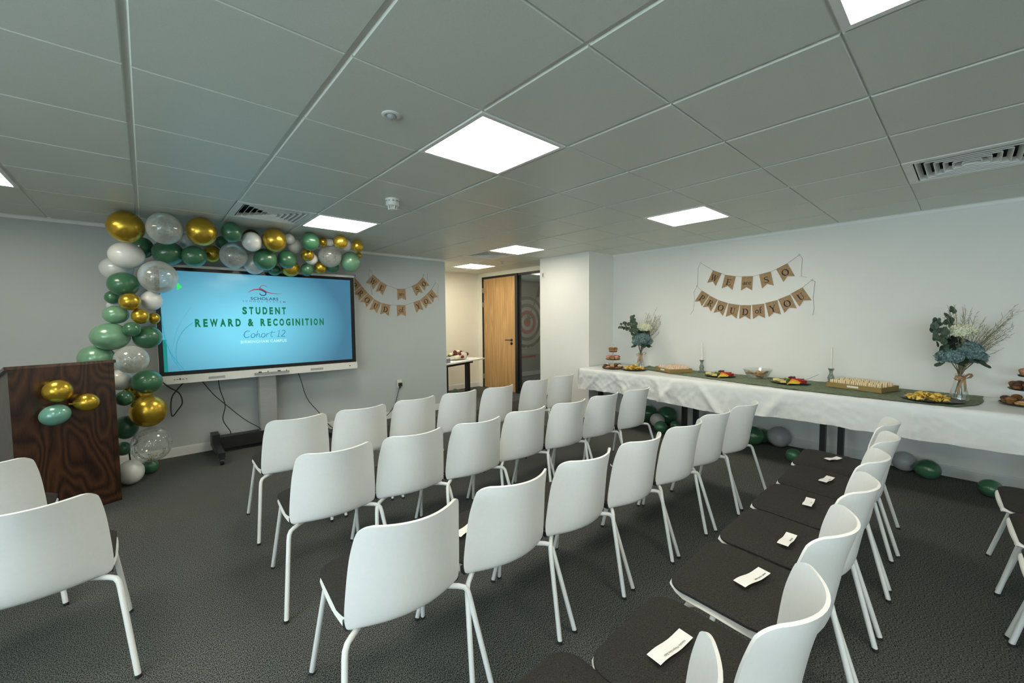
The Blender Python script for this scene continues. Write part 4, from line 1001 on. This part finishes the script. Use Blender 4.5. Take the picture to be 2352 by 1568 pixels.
for k in range(11):
    a = 2*PI*k/11+.2; cake('flat' if k % 2 else 'muffin', 'bake', ['bakelight', 'choc', 'pale_icing'][k % 3], 4.80+.105*math.cos(a), 3.27+.105*math.sin(a), TZ+.010, 'small brown cake on the bottom tier of the stand near the pillar', g_+', bottom tier')
for k in range(7):
    a = 2*PI*k/7; cake('cup', 'bakelight', 'icing' if k % 2 else 'bake', 4.80+.066*math.cos(a), 3.27+.066*math.sin(a), TZ+.131, 'small %s cupcake on the middle tier of the stand near the pillar' % ('pink iced' if k % 2 else 'brown'), g_+', middle tier')
for k, (dx, dy) in enumerate(((.02, -.026), (-.015, .028), (-.03, -.012))):
    cake('muffin', 'bakelight', 'bake', 4.80+dx, 3.27+dy, TZ+.238, 'golden muffin on the top tier of the stand near the pillar', g_+', top tier')
stand(5.04, -.33, 'cut by the right picture edge', [(.155, .004), (.112, .118), (.066, .222)], 'b')
g_ = 'cakes on the stand at the picture edge'
for k in range(11):
    a = 2*PI*k/11+.5; cake(['muffin', 'flat', 'cup'][k % 3], ['bake', 'bakelight', 'bake'][k % 3], ['bake', 'pale_icing', 'choc'][k % 3], 5.04+.115*math.cos(a), -.33+.115*math.sin(a), TZ+.011, ['brown muffin', 'pale filled cake', 'dark chocolate cake'][k % 3]+' on the bottom tier of the stand cut by the picture edge', g_+', bottom tier')
for k in range(8):
    a = 2*PI*k/8+2.2; cake(['muffin', 'muffin', 'cup'][k % 3], ['bake', 'bake', 'bakelight'][k % 3], ['choc', 'bake', 'pale_icing'][k % 3], 5.04+.078*math.cos(a), -.33+.078*math.sin(a), TZ+.125, ['chocolate muffin', 'brown muffin', 'cream iced cupcake'][k % 3]+' on the middle tier of the stand cut by the picture edge', g_+', middle tier')
for k in range(4):
    a = 2*PI*k/4+2.5; cake('cup', 'bakelight', 'icing' if k % 2 == 0 else 'bakelight', 5.04+.036*math.cos(a), -.33+.036*math.sin(a), TZ+.230, ('pink iced' if k % 2 == 0 else 'plain golden')+' cupcake on the top tier of the stand cut by the picture edge', g_+', top tier')
# ------------------------------------------------------------------ platters
def platter(x, y, r, z, label, m='black_plastic'):
    o = MB().lathe([(0, 0), (r*.86, 0), (r, .012), (r*.985, .014), (r*.84, .004), (0, .004)], 36).build('round_platter', M[m], smooth=50); o.location = (x, y, z)
    return tag(o, label, 'platter', 'black round platters')
def chips(x, y, r, z, label):
    b = MB(); rg = random.Random(int(x*100))
    for k in range(150):
        q = r*.80*math.sqrt(rg.random()); a = rg.uniform(0, 2*PI); hh = (1-(q/(r*.85))**2)*.045*rg.random()
        c = Vector((q*math.cos(a), q*math.sin(a), .010+hh)); s = rg.uniform(.022, .034)
        Rm = Matrix.Rotation(rg.uniform(0, 6), 3, 'Z') @ Matrix.Rotation(rg.uniform(-.7, .7), 3, 'X') @ Matrix.Rotation(rg.uniform(-.7, .7), 3, 'Y')
        p = [Rm @ Vector(v)*s+c for v in ((-.8, -.5, 0), (.8, -.5, 0), (0, .9, 0), (0, -.45, .25), (.35, .2, .25), (-.35, .2, .25))]
        b.add(p, [(0, 3, 5), (3, 1, 4), (4, 2, 5), (3, 4, 5)])
    o = b.build('tortilla_chips', M['chip'], smooth=0); o.location = (x, y, z); return tag(o, label, 'chips', None, 'stuff')
platter(4.855, 2.975, .165, TZ+.006, 'black round platter of yellow chips at the pillar end of the table'); chips(4.855, 2.975, .155, TZ+.010, 'heap of yellow corn chips on the platter at the pillar end')
platter(4.765, .185, .185, TZ+.008, 'black round platter of yellow chips in front of the larger vase'); chips(4.755, .20, .165, TZ+.013, 'heap of yellow corn chips on the platter in front of the larger vase')
def wedge(b, R_, t, h, a0=20, a1=160):
    """a melon slice: crescent"""
    n = 9; vs = []
    for i in range(n):
        a = math.radians(a0+(a1-a0)*i/(n-1)); k = math.sin(PI*i/(n-1))
        vs += [(R_*math.cos(a), R_*math.sin(a), 0), ((R_-t*k-.002)*math.cos(a), (R_-t*k-.002)*math.sin(a), 0), ((R_-t*k*.6-.001)*math.cos(a), (R_-t*k*.6-.001)*math.sin(a), h*k+.001)]
    fs = []
    for i in range(n-1):
        for j in range(3): fs.append((i*3+j, i*3+(j+1) % 3, (i+1)*3+(j+1) % 3, (i+1)*3+j))
    b.add(vs, fs+[(0, 1, 2), ((n-1)*3+2, (n-1)*3+1, (n-1)*3)])
def fruit_plate(x, y, r, where, rot):
    platter(x, y, r, FZ, 'black round platter of cut fruit '+where)
    gp = 'cut fruit on the platter '+where; Rz = Matrix.Rotation(rot, 3, 'Z')
    def put(nm, mb, m, dx, dy, dz, rz, desc):
        p = Rz @ Vector((dx, dy, 0)); o = mb.build(nm, M[m], smooth=50); o.location = (x+p.x, y+p.y, FZ+dz); o.rotation_euler = (0, 0, rz+rot)
        tag(o, desc+' on the fruit platter '+where, 'fruit', gp)
    for k in range(4): b = MB(); wedge(b, .075, .03, .026); put('melon_slice', b, 'melon', -.045+.028*k-.03, -.155+.012*k, .006, .15*k, 'yellow melon slice')
    for k in range(4): b = MB(); wedge(b, .065, .028, .030); put('orange_slice', b, 'orange', -.02+.024*k, -.10+.022*k, .012, .3*k-.3, 'orange melon slice')
    for k in range(5):
        b = MB(); b.prism([(0, 0), (.055, -.014), (.06, .014)], 0, .024); put('pineapple_wedge', b, 'pine', -.13+.022*k, -.02+.028*k, .006+.005*(k % 2), .5*k, 'pale pineapple wedge')
    for k in range(5):
        b = MB(); b.prism([(0, -.028), (.062, 0), (0, .028)], 0, .028); put('watermelon_wedge', b, 'red', .06+.014*(k % 3), -.06+.030*k, .006+.009*(k % 2), -.4+.35*k, 'red watermelon wedge')
    for k in range(6): b = MB(); b.ball((0, 0, .011), .011, .011, .012, 10, 7); put('grape', b, 'grape', .01+.02*(k % 3), .055+.019*(k//3), .008+.012*(k % 2), 0, 'green grape')
    for k in range(6): b = MB(); b.ball((0, 0, .010), .011, .011, .011, 10, 7); put('dark_grape', b, 'darkberry', .05+.02*(k % 3), .065-.02*(k//3), .034+.004*(k % 2), 0, 'dark grape')
    return Rz
fruit_plate(5.0, 1.93, .165, 'left of the glass bowl', -.45)
fruit_plate(4.985, 1.225, .175, 'right of the glass bowl', -.6)
f = MB(); f.tube([(0, 0, 0), (.0, -.05, .02), (-.005, -.13, .072)], .0028, 6)
for s in (-1, 0, 1): f.tube([(.001*s, 0, 0), (.006*s, .02, -.004), (.006*s, .05, -.006)], .0016, 5)
o = f.build('serving_fork', M['grey'], smooth=50); o.location = (5.03, 1.12, FZ+.035); tag(o, 'dark serving fork leaning out of the fruit platter right of the bowl', 'fork')
# bowl of cookies
t = thing('glass_bowl', 'wide clear glass bowl of cookies between two fruit platters', 'bowl', (5.16, 1.585, FZ))
MB().lathe([(0, 0), (.085, 0), (.10, .004), (.145, .088), (.150, .098), (.146, .098), (.140, .088), (.096, .008), (0, .005)], 40).build('bowl_wall', M['glass'], t)
rg = random.Random(5)
for k in range(16):
    a = rg.uniform(0, 2*PI); q = .088*math.sqrt(rg.random())*(1 if k > 4 else .7)
    o = MB().lathe([(0, 0), (.031, .001), (.034, .005), (.031, .010), (.012, .013), (0, .013)], 18).build('cookie', M['bakelight'], smooth=50)
    o.location = (5.16+q*math.cos(a), 1.585+q*math.sin(a), FZ+.014+.0028*k); o.rotation_euler = (rg.uniform(-.6, .6), rg.uniform(-.6, .6), 0); tag(o, 'golden round cookie piled in the clear glass bowl', 'cookie', 'cookies in the glass bowl')
# ------------------------------------------------------------------ sandwich trays
def tray(x, y, rz, w, d, label):
    t = thing('sandwich_tray', label, 'tray', (x, y, FZ), rz, 'cardboard sandwich trays'); h = .046
    MB().box(-w/2, w/2, -d/2, d/2, 0, .004).build('tray_base', M['cardboard'], t, smooth=0)
    for (x0_, x1_, y0_, y1_) in ((-w/2, w/2, -d/2, -d/2+.004), (-w/2, w/2, d/2-.004, d/2), (-w/2, -w/2+.004, -d/2, d/2), (w/2-.004, w/2, -d/2, d/2)): MB().box(x0_, x1_, y0_, y1_, .004, h).build('tray_side', M['cardboard'], t, smooth=0)
    MB().box(-w/2-.001, -w/2, -.045, .045, .016, .034).build('tray_sticker', M['off_white'], t, smooth=0)
    return t
def sandwich(rx, fill):
    b = MB(); hh, ww, q = .070, .085, .011
    for k, (a, c) in enumerate(((0, q), (q, q+.005), (q+.005, 2*q+.005))):
        b.cur = 0 if k != 1 else 1; e = .0 if k != 1 else .002
        b.add([(-ww/2+e, a, 0), (ww/2-e, a, 0), (0, a, hh-e), (-ww/2+e, c, 0), (ww/2-e, c, 0), (0, c, hh-e)], [(0, 2, 1), (3, 4, 5), (0, 1, 4, 3), (1, 2, 5, 4), (2, 0, 3, 5)])
    return b
Tq = [('box1', 5.035, 2.515, math.radians(-31), .31, .33, 'cardboard tray of pink-filled wraps between the small vase and the candle holder', 'wrap', 'redfill', 'pale wrap slice with red filling standing in the cardboard tray beyond the first candle holder', 3, 10),
      ('box2', 5.065, .665, math.radians(-16), .31, .44, 'cardboard tray of white bread sandwiches near the larger vase', 'bread', 'filling', 'triangular white sandwich standing in the cardboard tray near the larger vase', 3, 12)]
for nm, x, y, rz, w_, d_, lab, m1, m2, sl_, nr_, nc_ in Tq:
    tray(x, y, rz, w_, d_, lab); base = None; Rz = Matrix.Rotation(rz, 3, 'Z')
    for i in range(nr_):
        for j in range(nc_):
            lx = -w_/2+w_*(i+.5)/nr_; ly = -d_/2+.014+(d_-.05)*j/(nc_-.6)
            p = Rz @ Vector((lx, ly, 0))
            if base is None: base = sandwich(0, 0).build('sandwich', [M[m1], M[m2]], smooth=0); o = base
            else: o = base.copy(); COL.objects.link(o)
            o.location = (x+p.x, y+p.y, FZ+.006+random.uniform(0, .006)); o.rotation_euler = (random.uniform(-.30, -.12), random.uniform(-.08, .08), rz+random.uniform(-.06, .06)); tag(o, sl_, 'sandwich', 'sandwiches in the tray, '+m1)
# ------------------------------------------------------------------ candle holders
def candle_holder(x, y, lab1, lab2):
    o = MB().lathe([(.042, 0), (.044, .006), (.030, .016), (.022, .026), (.026, .040), (.029, .058), (.024, .078), (.015, .098), (.014, .112), (.019, .132), (.027, .146), (.027, .152), (.015, .152), (.013, .130), (0, .128)], 24).build('candle_holder', M['tint_glass'], smooth=60)
    o.location = (x, y, FZ); tag(o, lab1, 'candle holder', 'smoky glass candle holders')
    o = MB().lathe([(.0105, 0), (.0095, .235), (.004, .242), (0, .243)], 14).build('candle', M['candle'], smooth=50); o.location = (x, y, FZ+.130); tag(o, lab2, 'candle', 'white candles')
candle_holder(5.215, 2.235, 'smoky glass candle holder between the wrap tray and first fruit platter', 'slim white candle in the holder beside the wrap tray')
candle_holder(5.24, .93, 'smoky glass candle holder just beside the sandwich tray near the larger vase', 'slim white candle in the holder next to the white bread sandwiches')
# ------------------------------------------------------------------ vases and flowers
rv_ = Vector((.745, -.667, 0)); fv_ = Vector((.667, .745, 0))     # roughly: along the picture, away from it
def floret_head(b, c, rx, rz, n, seed, petal=.016):
    rg = random.Random(seed)
    for k in range(n):
        z = 1-2*(k+.5)/n*.86; ph = k*2.39996; s = math.sqrt(max(0, 1-z*z)); d = Vector((s*math.cos(ph), s*math.sin(ph), z)); p = Vector(c)+Vector((d.x*rx, d.y*rx, d.z*rz))*rg.uniform(.86, 1.08)
        nrm = (d+Vector((rg.uniform(-.75, .75), rg.uniform(-.75, .75), rg.uniform(-.75, .75)))).normalized(); u = nrm.cross(Vector((rg.random()-.5, rg.random()-.5, 1))).normalized(); v = nrm.cross(u); s_ = petal*rg.uniform(.8, 1.2)
        for q in range(4):
            e1 = u*math.cos(q*PI/2)+v*math.sin(q*PI/2); e2 = u*math.cos(q*PI/2+PI/2)+v*math.sin(q*PI/2+PI/2)
            b.add([p, p+(e1*.9+e2*.15)*s_+nrm*s_*.35, p+(e1+e2)*.80*s_+nrm*s_*.12, p+(e1*.15+e2*.9)*s_+nrm*s_*.35], [(0, 1, 2, 3)])
def leaf_disc(b, c, n, r, elong=1.0, up=None):
    n = n.normalized(); u = n.cross(Vector(up) if up else Vector((.3, .2, 1))).normalized(); v = n.cross(u)
    b.add([tuple(Vector(c)+u*r*math.cos(2*PI*i/9)+v*r*elong*math.sin(2*PI*i/9)+n*.1*r*math.cos(4*PI*i/9)) for i in range(9)], [tuple(range(9))])
def clampw(p, O): return Vector((min(p.x, XR-.014-O.x), p.y, p.z))
def vase_set(x, y, where, blues, white, eucs, sprays, seed, grp, kb):
    O = Vector((x, y, TZ+.006)); W = lambda a, z, f_=0: O+rv_*a+fv_*f_+Vector((0, 0, z)); rg = random.Random(seed)
    t = thing('flower_vase', 'clear conical glass vase with hessian bow '+where, 'vase', tuple(O), 0, 'vases of flowers')
    MB().lathe([(0, 0), (.056, 0), (.060, .006), (.052, .06), (.030, .16), (.024, .19), (.029, .215), (.027, .215), (.021, .19), (.027, .16), (.049, .06), (.055, .008), (0, .006)], 32).build('vase_glass', M['glass'], t)
    b = MB(); zc = .185
    b.lathe([(.027, zc-.010), (.028, zc), (.027, zc+.012)], 20)
    front = -fv_*.030; q = lambda a, z, f_=0: tuple(front+rv_*a+fv_*f_+Vector((0, 0, zc+z)))
    for s in (-1, 1):
        loop = [(0, 0), (.025, .018), (.055, .022+.012*s), (.068, .004+.012*s), (.050, -.012+.010*s), (.02, -.006), (0, 0)]
        b.sheet([[q(s*a, z, -.010+.012*k) for a, z in loop] for k in (0, 1, 2)], .001)
        tail = [(0, 0), (.012*s-.01, -.03), (.025*s-.015, -.075), (.032*s-.02, -.115)]
        b.sheet([[q(a-.011, z, -.006), q(a+.011, z, -.006)] for a, z in tail], .001)
    b.build('ribbon_bow', M['ribbon'], t, smooth=60)
    def bloom(nm, a, z, f_, rx, rz, n, m, desc, petal, leaves):
        r_ = thing(nm, desc+' in the vase '+where, 'flower', tuple(O), 0, grp); P = lambda a_, z_, g_=0: tuple(rv_*a_+fv_*g_+Vector((0, 0, z_)))
        h = MB(); floret_head(h, P(a, z, f_), rx, rz, n, seed+int(a*997+z*313), petal); h.build('flower_head', M[m], r_, smooth=0)
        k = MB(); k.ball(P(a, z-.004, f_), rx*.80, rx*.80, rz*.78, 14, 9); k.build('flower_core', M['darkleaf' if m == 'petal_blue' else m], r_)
        MB().tube([P(-a*.30, .02, -f_*.2), P(-a*.03, .17), P(a*.25, .24, f_*.3), P(a*.8, z-rz*.9, f_)], .0032, 6).build('stem', M['stem'], r_)
        l = MB()
        for j in range(leaves):
            an = 2*PI*j/leaves+a*9; leaf_disc(l, Vector(P(a, z-rz*.95, f_))+Vector((math.cos(an), math.sin(an), -.15))*rx*.9, Vector((math.cos(an)*.5, math.sin(an)*.5, 1)), .034, 1.5)
        if leaves: l.build('leaf', M['leaf'], r_, smooth=0)
    for i, (a, z, f_, rx, rz) in enumerate(blues): bloom('hydrangea', a, z, f_, rx, rz, int(300*(rx/.09)**2), 'petal_blue', ['dusty teal hydrangea at the middle,', 'dusty teal hydrangea toward the pillar,', 'dusty teal hydrangea drooping outward,'][i], .0165, 5 if i == 0 else 2)
    a, z, f_, rx, rz = white; bloom('hydrangea', a, z, f_, rx, rz, 240, 'petal_white', 'ivory hydrangea at the top,', .0165, 0)
    l = MB(); P = lambda a_, z_, g_=0: tuple(rv_*a_+fv_*g_+Vector((0, 0, z_)))
    dk = thing('leaf_sprig', 'dark leaf sprig behind the blooms in the vase '+where, 'foliage', tuple(O), 0, grp)
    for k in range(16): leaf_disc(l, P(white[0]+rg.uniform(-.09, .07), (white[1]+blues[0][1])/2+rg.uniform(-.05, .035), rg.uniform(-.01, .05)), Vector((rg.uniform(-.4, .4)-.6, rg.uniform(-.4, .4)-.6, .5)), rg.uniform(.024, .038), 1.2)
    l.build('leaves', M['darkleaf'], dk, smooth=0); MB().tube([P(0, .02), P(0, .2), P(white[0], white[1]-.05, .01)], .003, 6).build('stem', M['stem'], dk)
    for i, line in enumerate(eucs):
        e = thing('eucalyptus_stem', ['longer round-leaved eucalyptus branch', 'upright eucalyptus branch'][i]+' in the vase '+where, 'foliage', tuple(O), 0, grp)
        pts = [P(.02, .03), P(.0, .19)]+[P(*q_) for q_ in line]; nn = len(pts)-1; path = [interp(pts, nn*k/30.) for k in range(31)]
        MB().tube(path, .003, 6, .0012).build('stem', M['stem'], e); l = MB()
        for k in range(12, 31):
            c = path[k]
            for s in (-1, 1):
                r_ = rg.uniform(.024, .037)*(1-.35*(k-12)/18.)
                dirv = (rv_*rg.uniform(-.9, .5)+Vector((0, 0, s*rg.uniform(.5, 1.2)))+fv_*rg.uniform(-.6, .6)).normalized()
                if rg.random() < (.75 if i == 0 else .5): leaf_disc(l, c+dirv*r_*rg.uniform(1.3, 2.0), Vector((-.67+rg.uniform(-.7, .7), -.74+rg.uniform(-.7, .7), rg.uniform(-.5, .6))), r_, 1.08)
        l.build('leaves', M['euca'], e, smooth=0)
    for i, tip in enumerate(sprays):
        s_ = thing('dried_grass_spray', ['sweeping dried grass spray', 'short upright dried grass tuft'][i]+' in the vase '+where, 'dried grass', tuple(O), 0, grp); b = MB(); n_st, tx, tz, sa, sz = tip
        for k in range(n_st):
            ea = tx+rg.gauss(0, sa); ez = tz+rg.gauss(0, sz); g2 = rg.uniform(-.06, .10)
            path = [interp([P(0, .15), P(.01, .24), P(ea*.45, .26+(ez-.26)*.5, g2*.5), P(ea, ez, g2)], 3*q_/14.) for q_ in range(15)]
            path = [clampw(q_, O) for q_ in path]; b.tube(path, .0018, 4, .0008, False)
            for m_ in range(4, 15):
                for s in (-1, 1):
                    p0 = path[m_]; dd = (path[m_]-path[m_-1]).normalized(); sd = Vector((rg.uniform(-1, 1), rg.uniform(-1, 1), rg.uniform(-1, 1)))
                    b.tube([p0, clampw(p0+(dd*.8+sd*.55)*rg.uniform(.015, .050), O)], .0014, 3, .0009, False)
        b.build('grass_blades', M['grass'], s_, smooth=0)
vase_set(5.14, 3.05, 'near the pillar end of the table', [(.012, .395, -.03, .105, .075), (-.055, .36, -.03, .062, .05), (.085, .365, -.02, .065, .052)], (.055, .555, 0, .075, .052),
         [[(-.06, .40, -.02), (-.12, .54, -.03), (-.20, .585, -.03), (-.28, .59, -.02)], [(-.04, .42, 0), (-.09, .58, 0), (-.10, .64, 0), (-.13, .70, 0)]], [(34, .21, .64, .075, .10)], 3, 'flowers in the vase near the pillar', 1)
vase_set(4.965, .035, 'in front of the picture-edge cake stand', [(.035, .40, -.02, .082, .068), (-.105, .355, -.01, .070, .052), (.115, .350, -.01, .058, .052)], (-.01, .565, .01, .098, .048),
         [[(-.10, .42, 0), (-.17, .52, 0), (-.20, .58, 0), (-.225, .64, 0)], [(-.05, .42, 0), (-.09, .56, .02), (-.08, .64, .02), (-.075, .715, .03)]], [(40, .30, .57, .085, .085), (14, -.03, .70, .05, .035)], 8, 'flowers in the vase near the picture edge', 1)

# ------------------------------------------------------------------ alcove desk and bouquets
dk = thing('sit_stand_desk', 'white-topped desk with black steel leg in the alcove', 'desk', (4.80, 6.13, 0), math.radians(19.3))
MB().rbox(-1.21, 0, 0, .60, .690, .712, .01).build('desktop', M['white_metal'], dk)
for xx in (-.40, -1.05):
    b = MB(); b.box(xx-.035, xx+.035, .10, .17, .03, .66); lg = b.build('leg', M['black'], dk, smooth=0)
    MB().box(xx-.04, xx+.04, -.02, .58, .012, .035).build('foot_bar', M['black'], lg, smooth=0)
    MB().box(xx-.03, xx+.03, .03, .55, .655, .690).build('top_bracket', M['black'], lg, smooth=0)
b = MB(); b.box(-1.05, -.40, .11, .16, .635, .685); b.build('cross_beam', M['black'], dk, smooth=0)
Rd = Matrix.Rotation(math.radians(19.3), 3, 'Z'); D0 = Vector((4.80, 6.13, 0))
def on_desk(u, v, z=.712): p = D0+Rd @ Vector((u, v, 0)); return (p.x, p.y, z)
def bouquet(u, v, rz, label, seed):
    t = thing('bouquet', label, 'bouquet', on_desk(u, v), math.radians(19.3)+rz, 'bouquets on the alcove desk'); rg = random.Random(seed)
    rows = []
    for k in range(9):
        f_ = k/8.; L_ = -.22+.44*f_; rad = .03+.075*f_**.8
        rows.append([(L_, rad*math.cos(a)*1.25, max(.003, rad*.95+rad*math.sin(a)*.95)) for a in [PI*.9+(PI*1.2)*i/12 for i in range(13)]])
    MB().sheet(rows, .001).build('wrapping', M['wrapfilm'], t, smooth=60)
    spots = [(.22, -.06, .06), (.24, .01, .07), (.21, .08, .06), (.17, -.05, .14), (.19, .03, .16), (.11, 0, .19), (.10, -.08, .13), (.11, .08, .13), (.27, -.04, .12), (.26, .05, .11), (.03, -.05, .14), (.02, .05, .13), (.05, .0, .18), (-.04, -.02, .13), (.14, -.10, .07), (.03, -.10, .06)]
    for i, (a, c, z) in enumerate(spots):
        z = z*.72+.012
        red = (i+seed) % 2 == 0; h = MB(); h.ball((a, c, z), .036, .036, .031, 12, 8)
        for q in range(5): an = 2*PI*q/5; leaf_disc(h, (a+.012*math.cos(an), c+.012*math.sin(an), z+.027), Vector((.5*math.cos(an), .5*math.sin(an), 1)), .019)
        o = h.build('rose' if red else 'cream_rose', M['rose' if red else 'creamrose'], t, smooth=50)
    l = MB()
    for k in range(14): leaf_disc(l, (rg.uniform(-.05, .22), rg.uniform(-.09, .09), rg.uniform(.05, .11)), Vector((rg.uniform(-1, 1), rg.uniform(-1, 1), 1)), .03, 1.4)
    l.ball((.11, 0, .055), .15, .095, .050, 14, 8)
    l.build('leaves', M['leaf'], t, smooth=0)
    s = MB()
    for k in range(6): s.tube([(-.30, .012*(k-2.5), .03), (.0, .02*(k-2.5), .05)], .003, 5)
    s.build('stems', M['leaf'], t)
bouquet(-.62, .30, math.radians(-25), 'bouquet of red and cream roses lying at the middle of the alcove desk', 0)
bouquet(-1.02, .40, math.radians(75), 'bouquet of red roses mostly hidden by the wall end on the desk', 1)
b = MB(); b.rbox(-.07, .07, -.05, .05, 0, .075, .01); o = b.build('gift_box', M['box_grey']); o.location = on_desk(-1.08, .10); o.rotation_euler = (0, 0, math.radians(19)); tag(o, 'small lilac grey box on the desk by the wall end', 'box')
b = MB(); b.box(-.07, .07, -.05, .05, 0, .001); o = b.build('card', M['paper'], smooth=0); o.location = on_desk(-.92, .09, .7125); o.rotation_euler = (0, 0, .1); tag(o, 'white card lying flat on the desk beside the small box', 'card')
